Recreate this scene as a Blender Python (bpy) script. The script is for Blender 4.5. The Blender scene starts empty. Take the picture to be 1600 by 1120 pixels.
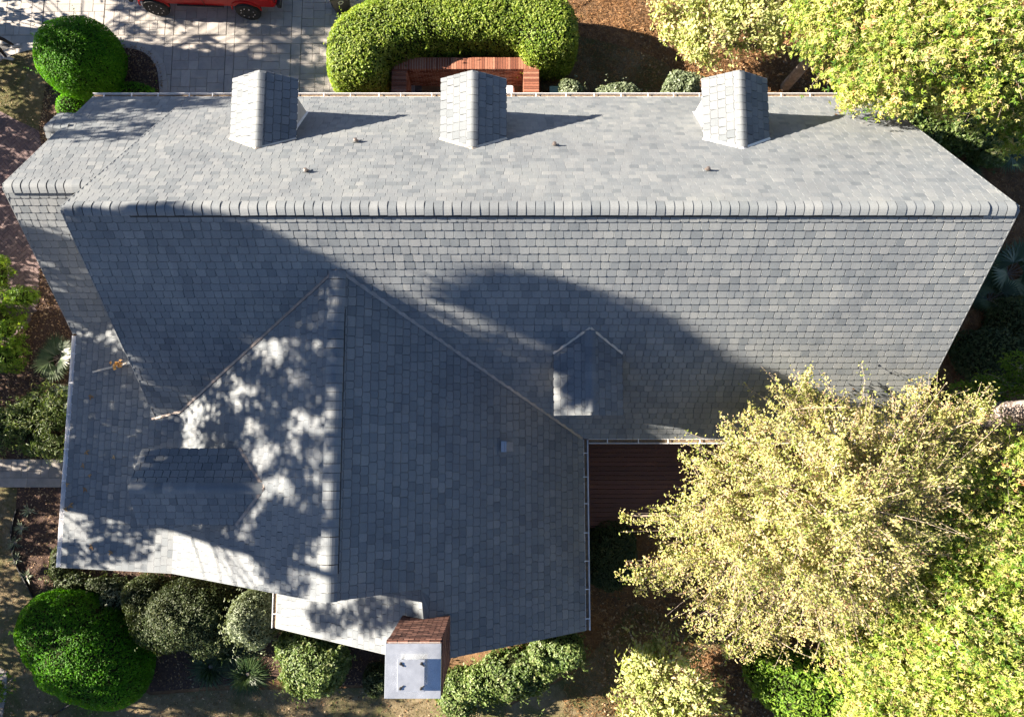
import bpy, bmesh, math, random
import numpy as np
from mathutils import Vector, Matrix

random.seed(7)
RNG = np.random.default_rng(11)
SC = bpy.context.scene
COL = SC.collection

# ------------------------------------------------------------------ camera
H = 21.3                       # drone height above the ground
TH = math.radians(6.2)         # the gimbal looks a little off straight down
FPX = 1080.0                   # focal length in pixels of the 1600 px wide photograph
cam_d = bpy.data.cameras.new('camera')
cam_d.sensor_width = 36.0
cam_d.lens = 36.0 * FPX / 1600.0
cam_d.clip_end = 500
cam_d.clip_start = 0.1
cam = bpy.data.objects.new('camera', cam_d)
COL.objects.link(cam)
cam.location = (0, 0, H)
cam.rotation_euler = (TH, 0, 0)
SC.camera = cam

# ------------------------------------------------------------------ light
LIGHT = Vector((3.23, -0.42, -1.6)).normalized()       # direction the sunlight travels
EL = math.asin(-LIGHT.z)
w = bpy.data.worlds.new('World')
SC.world = w
w.use_nodes = True
nt = w.node_tree
nt.nodes.clear()
sky = nt.nodes.new('ShaderNodeTexSky')
sky.sky_type = 'NISHITA'
sky.sun_disc = False
sky.sun_elevation = EL
sky.sun_rotation = math.atan2(-LIGHT.x, -LIGHT.y)
sky.air_density = 0.5
sky.dust_density = 0.1
sky.ozone_density = 0.7
bg = nt.nodes.new('ShaderNodeBackground')
bg.inputs['Strength'].default_value = 0.05
out = nt.nodes.new('ShaderNodeOutputWorld')
nt.links.new(sky.outputs[0], bg.inputs[0])
nt.links.new(bg.outputs[0], out.inputs[0])
sun_d = bpy.data.lights.new('sun', 'SUN')
sun_d.energy = 5.0
sun_d.angle = math.radians(0.53)
sun_d.color = (1.0, 0.88, 0.73)
sun = bpy.data.objects.new('sun', sun_d)
COL.objects.link(sun)
sun.location = (-30, 4, 30)
sun.rotation_euler = LIGHT.to_track_quat('-Z', 'Y').to_euler()
SC.view_settings.view_transform = 'Standard'
SC.view_settings.look = 'None'
SC.view_settings.gamma = 1.0
SC.view_settings.exposure = 2.36
SC.cycles.max_bounces = 6
SC.cycles.diffuse_bounces = 3
SC.cycles.transmission_bounces = 3
SC.cycles.transparent_max_bounces = 4

# ------------------------------------------------------------------ helpers
CT, ST = math.cos(TH), math.sin(TH)

def P(px, py, z=0.0):
    """a point of the photograph carried down to the height z"""
    a = (px - 800) / FPX
    b = (560 - py) / FPX
    d = (H - z) / (CT - b * ST)
    return Vector((a * d, (b * CT + ST) * d, z))

def proj(p):
    rz = H - p[2]
    d = rz * CT + p[1] * ST
    v = p[1] * CT - rz * ST
    return 800 + FPX * p[0] / d, 560 - FPX * v / d, d

def tag(o, label=None, cat=None, group=None, kind=None):
    if label: o['label'] = label
    if cat: o['category'] = cat
    if group: o['group'] = group
    if kind: o['kind'] = kind
    return o

def link(name, me, mat=None, parent=None, matrix=None):
    o = bpy.data.objects.new(name, me)
    COL.objects.link(o)
    if mat is not None and me is not None and not me.materials:
        me.materials.append(mat)
    if parent is not None:
        o.parent = parent
    if matrix is not None:
        o.matrix_local = matrix
    return o

def empty(name, loc=(0, 0, 0), rz=0):
    o = bpy.data.objects.new(name, None)
    COL.objects.link(o)
    o.location = loc
    o.rotation_euler = (0, 0, rz)
    o.empty_display_size = 0.2
    return o

class MB:
    """collects shapes into one mesh"""
    def __init__(self):
        self.v = []; self.f = []
    def add(self, vs, fs):
        n = len(self.v)
        self.v += [tuple(p) for p in vs]
        self.f += [tuple(i + n for i in q) for q in fs]
    def box(self, c, s, m=None):
        x, y, z = s[0] / 2, s[1] / 2, s[2] / 2
        vs = [Vector((i * x, j * y, k * z)) for k in (-1, 1) for j in (-1, 1) for i in (-1, 1)]
        if m is not None: vs = [m @ q for q in vs]
        vs = [q + Vector(c) for q in vs]
        self.add(vs, [(0, 2, 3, 1), (4, 5, 7, 6), (0, 1, 5, 4), (2, 6, 7, 3), (0, 4, 6, 2), (1, 3, 7, 5)])
    def bar(self, a, b, wd, th, up=Vector((0, 0, 1))):
        a = Vector(a); b = Vector(b)
        t = (b - a).normalized()
        s = t.cross(up)
        if s.length < 1e-4: s = Vector((1, 0, 0))
        s.normalize(); n = s.cross(t)
        vs = []
        for p in (a, b):
            for i, j in ((-1, -1), (1, -1), (1, 1), (-1, 1)):
                vs.append(p + s * (i * wd / 2) + n * (j * th / 2))
        self.add(vs, [(0, 1, 2, 3), (7, 6, 5, 4), (0, 4, 5, 1), (1, 5, 6, 2), (2, 6, 7, 3), (3, 7, 4, 0)])
    def tube(self, pts, rad, n=8, cap=True):
        pts = [Vector(p) for p in pts]
        if not hasattr(rad, '__len__'): rad = [rad] * len(pts)
        rings = []
        ref = Vector((0.31, 0.2, 0.93))
        for i, p in enumerate(pts):
            t = pts[min(i + 1, len(pts) - 1)] - pts[max(i - 1, 0)]
            if t.length < 1e-6: t = Vector((0, 0, 1))
            t.normalize()
            s = t.cross(ref)
            if s.length < .05: s = t.cross(Vector((1, 0, 0)))
            s.normalize(); q = s.cross(t)
            rings.append([p + (s * math.cos(2 * math.pi * k / n) + q * math.sin(2 * math.pi * k / n)) * rad[i] for k in range(n)])
        vs = [p for r in rings for p in r]
        fs = []
        for i in range(len(pts) - 1):
            for k in range(n):
                a = i * n + k; b = i * n + (k + 1) % n
                fs.append((a, b, b + n, a + n))
        if cap:
            fs.append(tuple(range(n - 1, -1, -1)))
            fs.append(tuple(range((len(pts) - 1) * n, len(pts) * n)))
        self.add(vs, fs)
    def lathe(self, prof, n=20, m=None):
        vs = []
        for r, z in prof:
            for k in range(n):
                p = Vector((r * math.cos(2 * math.pi * k / n), r * math.sin(2 * math.pi * k / n), z))
                vs.append(m @ p if m is not None else p)
        fs = []
        for i in range(len(prof) - 1):
            for k in range(n):
                a = i * n + k; b = i * n + (k + 1) % n
                fs.append((a, b, b + n, a + n))
        fs.append(tuple(range(n - 1, -1, -1)))
        fs.append(tuple(range((len(prof) - 1) * n, len(prof) * n)))
        self.add(vs, fs)
    def mesh(self, name, smooth=False):
        me = bpy.data.meshes.new(name)
        me.from_pydata(self.v, [], self.f)
        if smooth:
            me.polygons.foreach_set('use_smooth', [True] * len(me.polygons))
        me.update()
        return me
    def build(self, name, mat, parent=None, smooth=False, bevel=0.0):
        o = link(name, self.mesh(name, smooth), mat, parent)
        if bevel:
            b = o.modifiers.new('bevel', 'BEVEL'); b.width = bevel; b.segments = 2; b.limit_method = 'ANGLE'
        return o

def np_mesh(name, verts, faces_flat, nper, rnd=None):
    """big mesh from numpy arrays; every face has nper corners"""
    me = bpy.data.meshes.new(name)
    nv = len(verts); nf = len(faces_flat) // nper
    me.vertices.add(nv)
    me.vertices.foreach_set('co', np.ascontiguousarray(verts, dtype=np.float32).ravel())
    me.loops.add(nf * nper)
    me.loops.foreach_set('vertex_index', np.ascontiguousarray(faces_flat, dtype=np.int32))
    me.polygons.add(nf)
    me.polygons.foreach_set('loop_start', np.arange(0, nf * nper, nper, dtype=np.int32))
    if rnd is not None:
        at = me.attributes.new('rnd', 'FLOAT', 'FACE')
        at.data.foreach_set('value', np.ascontiguousarray(rnd, dtype=np.float32))
    me.update(calc_edges=True)
    me.validate()
    return me

# smooth pseudo noise from a few random waves
_K = RNG.normal(size=(10, 3)); _K /= np.linalg.norm(_K, axis=1)[:, None]
_PH = RNG.uniform(0, 6.28, 10)
_FR = np.array([.8, 1.0, 1.3, 1.7, 2.1, 2.6, 3.1, 3.7, 4.3, 5.1])
def wav(p, s=1.0):
    p = np.asarray(p, dtype=float)
    q = (p @ _K.T) * _FR * s + _PH
    return (np.sin(q) / np.sqrt(_FR)).sum(axis=-1) / 3.0

def inpoly(x, y, poly):
    poly = np.asarray(poly)
    r = np.zeros(len(x), bool)
    j = len(poly) - 1
    for i in range(len(poly)):
        xi, yi = poly[i]; xj, yj = poly[j]
        c = ((yi > y) != (yj > y)) & (x < (xj - xi) * (y - yi) / (yj - yi + 1e-12) + xi)
        r ^= c
        j = i
    return r

def smooth_poly(pts, n=6):
    out_ = []
    m = len(pts)
    for i in range(m):
        p0, p1, p2, p3 = (Vector(pts[(i + k - 1) % m]) for k in range(4))
        for k in range(n):
            t = k / n
            out_.append(.5 * ((2 * p1) + (p2 - p0) * t + (2 * p0 - 5 * p1 + 4 * p2 - p3) * t * t + (3 * p1 - p0 - 3 * p2 + p3) * t ** 3))
    return out_

# ------------------------------------------------------------------ materials
def mat_base(name):
    m = bpy.data.materials.new(name)
    m.use_nodes = True
    n = m.node_tree
    b = n.nodes['Principled BSDF']
    return m, n, b

def N(n, t, **kw):
    x = n.nodes.new(t)
    for k, v in kw.items():
        if k.startswith('i_'):
            key = k[2:]
            key = int(key) if key.isdigit() else key
            x.inputs[key].default_value = v
        else:
            setattr(x, k, v)
    return x

def ramp(n, src, stops):
    r = n.nodes.new('ShaderNodeValToRGB')
    e = r.color_ramp.elements
    while len(e) < len(stops): e.new(0.5)
    for q, (p, c) in zip(e, stops):
        q.position = p
        q.color = (*c, 1) if len(c) == 3 else c
    n.links.new(src, r.inputs[0])
    return r.outputs[0]

def noise(n, scale, detail=4, rough=.6, vec=None, dist=0.0):
    x = N(n, 'ShaderNodeTexNoise')
    x.inputs['Scale'].default_value = scale
    x.inputs['Detail'].default_value = detail
    x.inputs['Roughness'].default_value = rough
    x.inputs['Distortion'].default_value = dist
    if vec is not None: n.links.new(vec, x.inputs['Vector'])
    return x.outputs['Fac']

def mixc(n, f, a, b, mode='MIX'):
    x = N(n, 'ShaderNodeMix', data_type='RGBA', blend_type=mode)
    if isinstance(f, (int, float)): x.inputs[0].default_value = f
    else: n.links.new(f, x.inputs[0])
    for s, k in ((a, 6), (b, 7)):
        if isinstance(s, tuple): x.inputs[k].default_value = (*s, 1)
        else: n.links.new(s, x.inputs[k])
    return x.outputs[2]

def mth(n, op, a, b=None):
    x = N(n, 'ShaderNodeMath', operation=op)
    for s, k in ((a, 0), (b, 1)):
        if s is None: continue
        if isinstance(s, (int, float)): x.inputs[k].default_value = s
        else: n.links.new(s, x.inputs[k])
    return x.outputs[0]

def bump(n, b, h, strength=.3, dist=.01):
    x = N(n, 'ShaderNodeBump')
    x.inputs['Strength'].default_value = strength
    x.inputs['Distance'].default_value = dist
    n.links.new(h, x.inputs['Height'])
    n.links.new(x.outputs[0], b.inputs['Normal'])

def gpos(n):
    return N(n, 'ShaderNodeNewGeometry').outputs['Position']

def piece_random(n):
    """one random number for each piece, single objects and joined ones alike"""
    g = N(n, 'ShaderNodeNewGeometry').outputs['Random Per Island']
    o = N(n, 'ShaderNodeObjectInfo').outputs['Random']
    return mth(n, 'FRACT', mth(n, 'ADD', g, o))

def surf(name, stops, scale=3.0, detail=6, rough=.9, bscale=60, bstr=.3, bdist=.01, var=0.0, spec=.3, metal=0.0, second=None):
    m, n, b = mat_base(name)
    p = gpos(n)
    c = ramp(n, noise(n, scale, detail, .65, p), stops)
    if second:
        sc2, lo, hi, col2 = second
        f = ramp(n, noise(n, sc2, 5, .6, p, .6), [(lo, (0, 0, 0)), (hi, (1, 1, 1))])
        c = mixc(n, f, c, col2)
    if var:
        r = piece_random(n)
        k = ramp(n, r, [(0, (1 - var,) * 3), (1, (1 + var,) * 3)])
        c = mixc(n, 1.0, c, k, 'MULTIPLY')
    n.links.new(c, b.inputs['Base Color'])
    b.inputs['Roughness'].default_value = rough
    b.inputs['Specular IOR Level'].default_value = spec
    b.inputs['Metallic'].default_value = metal
    if bstr: bump(n, b, noise(n, bscale, 4, .6, p), bstr, bdist)
    return m

def plain(name, col, rough=.5, metal=0.0, spec=.5, coat=0.0):
    m, n, b = mat_base(name)
    p = gpos(n)
    c = ramp(n, noise(n, 6, 5, .6, p), [(.3, tuple(x * .85 for x in col)), (.7, tuple(min(1, x * 1.08) for x in col))])
    n.links.new(c, b.inputs['Base Color'])
    b.inputs['Roughness'].default_value = rough
    b.inputs['Metallic'].default_value = metal
    b.inputs['Specular IOR Level'].default_value = spec
    b.inputs['Coat Weight'].default_value = coat
    return m

def shingle_mat():
    m, n, b = mat_base('slate_shingle')
    p = gpos(n)
    r = piece_random(n)
    c = ramp(n, r, [(0.0, (.12, .136, .149)), (.16, (.148, .165, .178)), (.55, (.167, .182, .192)), (.88, (.182, .196, .204)), (1.0, (.202, .214, .219))])
    st = ramp(n, noise(n, .55, 5, .6, p, .8), [(.28, (.84, .84, .85)), (.5, (1, 1, 1)), (.75, (1.14, 1.12, 1.07))])
    c = mixc(n, 1.0, c, st, 'MULTIPLY')
    mp = N(n, 'ShaderNodeMapping'); mp.inputs['Scale'].default_value = (4.5, .5, .5)
    n.links.new(p, mp.inputs['Vector'])
    sk_ = ramp(n, noise(n, 1.0, 5, .6, mp.outputs[0]), [(.3, (.92, .92, .93)), (.55, (1, 1, 1)), (.75, (1.07, 1.06, 1.04))])
    c = mixc(n, 1.0, c, sk_, 'MULTIPLY')
    li = ramp(n, noise(n, 2.6, 6, .75, p, 1.0), [(.66, (0, 0, 0)), (.76, (.3, .3, .3))])
    c = mixc(n, li, c, (.24, .235, .21))
    fine = ramp(n, noise(n, 45, 4, .7, p), [(.3, (.84, .84, .84)), (.7, (1.12, 1.12, 1.12))])
    c = mixc(n, 1.0, c, fine, 'MULTIPLY')
    n.links.new(c, b.inputs['Base Color'])
    b.inputs['Roughness'].default_value = .78
    b.inputs['Specular IOR Level'].default_value = .35
    bump(n, b, noise(n, 160, 3, .7, p), .35, .004)
    return m

def leaf_mat(name, stops, trans=.35, spec=.4, rough=.45, clump=1.2, cl_lo=.75, cl_hi=1.2):
    m, n, b = mat_base(name)
    a = N(n, 'ShaderNodeAttribute', attribute_name='rnd')
    c = ramp(n, a.outputs['Fac'], stops)
    p = gpos(n)
    k = ramp(n, noise(n, clump, 3, .6, p), [(.3, (cl_lo,) * 3), (.7, (cl_hi,) * 3)])
    c = mixc(n, 1.0, c, k, 'MULTIPLY')
    n.links.new(c, b.inputs['Base Color'])
    b.inputs['Roughness'].default_value = rough
    b.inputs['Specular IOR Level'].default_value = spec
    t = N(n, 'ShaderNodeBsdfTranslucent')
    tc = mixc(n, 1.0, c, (1.15, 1.15, .6), 'MULTIPLY')
    n.links.new(tc, t.inputs['Color'])
    mx = N(n, 'ShaderNodeMixShader')
    mx.inputs[0].default_value = trans
    n.links.new(b.outputs[0], mx.inputs[1])
    n.links.new(t.outputs[0], mx.inputs[2])
    n.links.new(mx.outputs[0], n.nodes['Material Output'].inputs['Surface'])
    return m

def brick_piece_mat(name, a, b_, c_, rough=.9):
    m, n, b = mat_base(name)
    p = gpos(n)
    c = ramp(n, piece_random(n), [(0, a), (.5, b_), (1, c_)])
    k = ramp(n, noise(n, 18, 5, .7, p), [(.3, (.75, .75, .75)), (.7, (1.2, 1.18, 1.15))])
    c = mixc(n, 1.0, c, k, 'MULTIPLY')
    n.links.new(c, b.inputs['Base Color'])
    b.inputs['Roughness'].default_value = rough
    b.inputs['Specular IOR Level'].default_value = .25
    bump(n, b, noise(n, 90, 4, .7, p), .5, .006)
    return m

M = {}
M['shingle'] = shingle_mat()
M['debris'] = surf('gutter_debris', [(.3, (.1, .065, .04)), (.7, (.27, .2, .13))], 14, 6, .95, 60, .8, .03)
M['edge'] = plain('shingle_edge_shadow', (.035, .037, .043), .9)  # dark cut edges; on the bevel ring it paints in the butt shadow lines
M['vent'] = plain('dark_vent', (.02, .021, .024), .8)
M['wall'] = surf('painted_brick_wall', [(.3, (.38, .36, .33)), (.7, (.5, .48, .44))], 2, 5, .85, 40, .4)
M['white'] = surf('white_metal', [(.25, (.62, .62, .63)), (.6, (.8, .8, .8))], 4, 5, .45, 30, .05, .003, 0, .5)
M['tan_metal'] = surf('tan_drip_edge', [(.3, (.42, .36, .28)), (.7, (.58, .52, .44))], 5, 5, .5, 30, .05, .003)
M['brown_metal'] = surf('brown_flashing', [(.3, (.2, .185, .17)), (.7, (.33, .31, .29))], 6, 5, .45, 30, .05, .003, 0, .5, .3)
M['copper_metal'] = surf('aged_copper_flashing', [(.3, (.12, .1, .088)), (.7, (.25, .21, .185))], 8, 5, .4, 30, .05, .003, 0, .5, .5)
M['galv'] = surf('galvanised_sheet', [(.3, (.5, .53, .57)), (.7, (.82, .85, .88))], 3, 5, .22, 12, .12, .01, 0, .5, .75)
M['black_metal'] = plain('black_metal', (.012, .012, .013), .5)
M['brick'] = brick_piece_mat('red_brick', (.065, .033, .027), (.125, .06, .046), (.21, .115, .088))
M['wall_brick'] = brick_piece_mat('garden_brick', (.14, .05, .032), (.25, .1, .062), (.34, .165, .11))
M['mortar'] = surf('mortar', [(.3, (.36, .31, .27)), (.7, (.52, .47, .42))], 20, 5, .95, 80, .4)
M['paver_brick'] = brick_piece_mat('herringbone_brick', (.10, .078, .082), (.15, .105, .103), (.19, .14, .13))
M['stone'] = None
def stone_mat():
    m, n, b = mat_base('stamped_stone')
    p = gpos(n)
    c = ramp(n, piece_random(n), [(0, (.31, .29, .265)), (.5, (.35, .325, .295)), (1, (.4, .37, .335))])
    k = ramp(n, noise(n, 2.2, 7, .7, p, .5), [(.3, (.78, .79, .82)), (.55, (1, 1, 1)), (.75, (1.12, 1.1, 1.06))])
    c = mixc(n, 1.0, c, k, 'MULTIPLY')
    sp = ramp(n, noise(n, 14, 5, .75, p), [(.28, (.55, .55, .56)), (.4, (1, 1, 1))])
    c = mixc(n, 1.0, c, sp, 'MULTIPLY')
    n.links.new(c, b.inputs['Base Color'])
    b.inputs['Roughness'].default_value = .8
    bump(n, b, noise(n, 25, 5, .7, p), .5, .01)
    return m
M['stone'] = stone_mat()
M['joint'] = surf('dark_joint', [(.3, (.06, .06, .06)), (.7, (.12, .115, .11))], 10, 5, .95)
M['concrete'] = surf('pale_concrete', [(.3, (.2, .185, .17)), (.7, (.31, .285, .26))], 3, 7, .85, 40, .3, .006, .1)
M['ground'] = surf('brown_soil', [(.25, (.11, .062, .034)), (.5, (.22, .125, .065)), (.75, (.36, .22, .115))], 5, 8, .95, 35, .9, .04, 0, .1, 0, (.5, .45, .65, (.13, .09, .055)))
M['mulch'] = surf('dark_mulch', [(.25, (.035, .022, .018)), (.5, (.075, .045, .034)), (.75, (.13, .085, .062))], 14, 8, .95, 45, 1.0, .05)
M['lawn'] = surf('dry_lawn', [(.25, (.13, .10, .06)), (.5, (.2, .16, .095)), (.75, (.29, .23, .15))], 6, 8, .95, 50, .8, .03, 0, .1, 0, (.7, .45, .62, (.10, .105, .04)))
M['deck'] = None
def deck_mat():
    m, n, b = mat_base('dark_red_deck')
    p = gpos(n)
    mp = N(n, 'ShaderNodeMapping'); mp.inputs['Scale'].default_value = (1.2, 30, 30)
    n.links.new(p, mp.inputs['Vector'])
    c = ramp(n, noise(n, 2.2, 6, .7, mp.outputs[0]), [(.3, (.075, .03, .024)), (.7, (.13, .055, .042))])
    k = ramp(n, piece_random(n), [(0, (.8,) * 3), (1, (1.2,) * 3)])
    c = mixc(n, 1.0, c, k, 'MULTIPLY')
    n.links.new(c, b.inputs['Base Color'])
    b.inputs['Roughness'].default_value = .7
    return m
M['deck'] = deck_mat()
M['bark'] = surf('grey_bark', [(.3, (.16, .13, .11)), (.55, (.28, .24, .2)), (.75, (.42, .37, .32))], 9, 7, .9, 30, .9, .03)
M['palebark'] = surf('pale_bark', [(.3, (.28, .22, .18)), (.7, (.5, .42, .36))], 12, 6, .85, 40, .5, .01)
M['pine_bark'] = surf('pine_bark', [(.3, (.2, .15, .12)), (.5, (.36, .29, .25)), (.72, (.5, .44, .4))], 4, 8, .92, 9, 1.0, .08)
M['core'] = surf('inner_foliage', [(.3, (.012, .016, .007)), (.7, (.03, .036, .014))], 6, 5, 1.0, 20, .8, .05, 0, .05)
# leaves
M['l_hedge'] = leaf_mat('hedge_leaf', [(0, (.07, .14, .012)), (.35, (.17, .26, .025)), (.7, (.28, .36, .05)), (1, (.42, .47, .12))], .45, .3, .45)
M['l_round'] = leaf_mat('boxwood_leaf', [(0, (.03, .13, .004)), (.4, (.065, .215, .007)), (.8, (.11, .31, .012)), (1, (.22, .43, .03))], .48, .2, .5)
M['l_dark'] = leaf_mat('dark_shrub_leaf', [(0, (.025, .045, .015)), (.5, (.05, .075, .025)), (.85, (.085, .105, .04)), (1, (.15, .16, .07))], .25, .25, .5)
M['l_grey'] = leaf_mat('pale_shrub_leaf', [(0, (.08, .11, .06)), (.5, (.16, .2, .11)), (1, (.27, .31, .2))], .3, .4, .45)
M['l_mid'] = leaf_mat('mid_shrub_leaf', [(0, (.05, .095, .02)), (.5, (.11, .17, .04)), (.85, (.19, .24, .08)), (1, (.34, .34, .18))], .32, .35, .45)
M['l_feather'] = leaf_mat('pale_autumn_leaf', [(0, (.12, .19, .03)), (.3, (.34, .36, .1)), (.6, (.52, .48, .2)), (.85, (.58, .47, .28)), (1, (.5, .29, .19))], .45, .3, .5, .8)
M['l_gum'] = leaf_mat('yellow_green_leaf', [(0, (.04, .11, .01)), (.22, (.13, .24, .02)), (.48, (.32, .38, .06)), (.72, (.52, .5, .17)), (.88, (.58, .48, .26)), (1, (.5, .24, .1))], .4, .3, .5, .7, .6, 1.25)
M['l_lime'] = leaf_mat('lime_leaf', [(0, (.06, .14, .01)), (.5, (.12, .23, .018)), (1, (.24, .34, .04))], .4, .25, .5, .9)
M['l_cream'] = leaf_mat('cream_edged_leaf', [(0, (.16, .22, .04)), (.4, (.33, .37, .11)), (.8, (.52, .5, .24)), (1, (.55, .4, .22))], .38, .35, .45)
M['l_shade'] = leaf_mat('tall_tree_leaf', [(0, (.04, .07, .015)), (1, (.1, .13, .04))], .08, .3, .5)
M['l_strap'] = leaf_mat('strap_leaf', [(0, (.02, .045, .014)), (.5, (.04, .08, .022)), (1, (.08, .12, .04))], .25, .4, .4)
M['l_palm'] = leaf_mat('palm_leaf', [(0, (.03, .06, .02)), (.5, (.06, .10, .035)), (.85, (.11, .15, .06)), (1, (.24, .24, .12))], .25, .5, .4)
M['l_yucca'] = leaf_mat('yucca_leaf', [(0, (.12, .15, .09)), (1, (.26, .3, .2))], .2, .4, .45)
M['grass'] = leaf_mat('grass_blade', [(0, (.06, .075, .02)), (.4, (.13, .12, .045)), (.8, (.24, .19, .09)), (1, (.33, .26, .15))], .3, .2, .6)
M['straw'] = leaf_mat('pine_straw', [(0, (.12, .058, .024)), (.5, (.29, .145, .058)), (.85, (.44, .25, .11)), (1, (.55, .37, .2))], .15, .2, .6)
M['litter'] = leaf_mat('leaf_litter', [(0, (.1, .06, .035)), (.5, (.24, .14, .07)), (.85, (.4, .27, .15)), (1, (.55, .43, .28))], .2, .3, .6)
M['fallen'] = leaf_mat('fallen_leaf', [(0, (.4, .2, .06)), (1, (.55, .33, .12))], .2, .3, .6)

# ------------------------------------------------------------------ ground sheet
g = MB()
g.add([(-140, -140, 0), (140, -140, 0), (140, 140, 0), (-140, 140, 0)], [(0, 1, 2, 3)])
tag(g.build('ground', M['ground']), 'brown soil and straw ground around the house', 'ground', kind='structure')

# ------------------------------------------------------------------ the house
RY, RZ = 4.54, 7.71            # main ridge
NEY, NEZ = 9.42, 2.69          # north eave
SEY, SEZ = -0.11, 2.95         # south eave
XL, XR = -9.14, 10.28          # gable ends of the main roof
XX = -11.83                    # gable end of the lower extension
EY, EZ = 5.72, 5.78            # extension ridge
ESY, ESZ = 2.70, 2.84
WX, WZ = -3.77, 6.68           # wing ridge
WEX, WEZ = 1.86, 2.91          # wing east eave
WBX, WBZ = -8.43, 3.64         # pitch break of the wing's west slope
WWX, WWZ = -11.68, 2.893       # wing west eave
WSY = -3.43                    # wing gable
SX, SZ = -1.95, WZ - (WZ - WEZ) / (WEX - WX) * (-1.95 - WX)   # ridge of the south extension
SWX, SWZ = -6.10, 2.69
SSY = -5.0

house = empty('slate_roof_house', (0, 0, 0))
tag(house, 'long house with grey slate shingle roofs, dormers and a brick chimney', 'house')

SURF = []      # (xmin, xmax, ymin, ymax, zfun) roof surfaces, used to leave out what lies under another roof
def reg(x0, x1, y0, y1, fn): SURF.append((x0, x1, y0, y1, fn))
reg(XL, XR, RY, NEY, lambda x, y: RZ - (RZ - NEZ) / (NEY - RY) * (y - RY))
reg(XL, XR, SEY, RY, lambda x, y: RZ - (RZ - SEZ) / (RY - SEY) * (RY - y))
reg(XX, XL, EY, NEY, lambda x, y: EZ - (EZ - NEZ) / (NEY - EY) * (y - EY))
reg(XX, XL, ESY, EY, lambda x, y: EZ - (EZ - ESZ) / (EY - ESY) * (EY - y))
reg(WBX, WX, WSY, 4.4, lambda x, y: WZ - (WZ - WBZ) / (WX - WBX) * (WX - x))
reg(WWX, WBX, WSY, 3.3, lambda x, y: WBZ - (WBZ - WWZ) / (WBX - WWX) * (WBX - x))
reg(WX, WEX, WSY, 4.4, lambda x, y: WZ - (WZ - WEZ) / (WEX - WX) * (x - WX))
reg(SX, WEX, SSY, WSY, lambda x, y: WZ - (WZ - WEZ) / (WEX - WX) * (x - WX))
reg(SWX, SX, SSY, WSY + 3, lambda x, y: SZ - (SZ - SWZ) / (SX - SWX) * (SX - x))

def roofz(x, y):
    z = -1
    for x0, x1, y0, y1, fn in SURF:
        if x0 <= x <= x1 and y0 <= y <= y1:
            z = max(z, fn(x, y))
    return z

EXPO = 0.187
WIDTHS = [.165, .19, .215, .245]
TILE_F = [(12, 13, 14, 15, 16, 17)] + [(i, (i + 1) % 6, (i + 1) % 6 + 12, i + 12) for i in range(1, 6)] + [(1, 0, 6, 7), (2, 1, 7, 8), (3, 2, 8, 9), (4, 3, 9, 10), (5, 4, 10, 11)]
TILE_MAT = [0] + [0, 1, 1, 1, 0] + [1] * 5  # lower bevel faces take the dark tone as a painted shadow line
def tile_verts(wd, thick=.02):
    h = wd / 2; e = EXPO + .03
    top = [(-h, -e, .003), (h, -e, .003), (h, -.022, thick - .001), (h - .026, 0, thick), (-h + .026, 0, thick), (-h, -.022, thick - .001)]
    inn = [(-h + .006, -e, .004), (h - .006, -e, .004), (h - .006, -.03, thick + .004), (h - .03, -.011, thick + .005), (-h + .03, -.011, thick + .005), (-h + .006, -.03, thick + .004)]
    return [Vector(p) for p in top] + [Vector((p[0], p[1], -.004)) for p in top] + [Vector(p) for p in inn]
TILE_ME = []
for wd in WIDTHS:
    me = bpy.data.meshes.new('shingle')
    me.from_pydata([tuple(p) for p in tile_verts(wd)], [], TILE_F)
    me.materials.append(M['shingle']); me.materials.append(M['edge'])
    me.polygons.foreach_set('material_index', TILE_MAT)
    TILE_ME.append(me)

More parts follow.
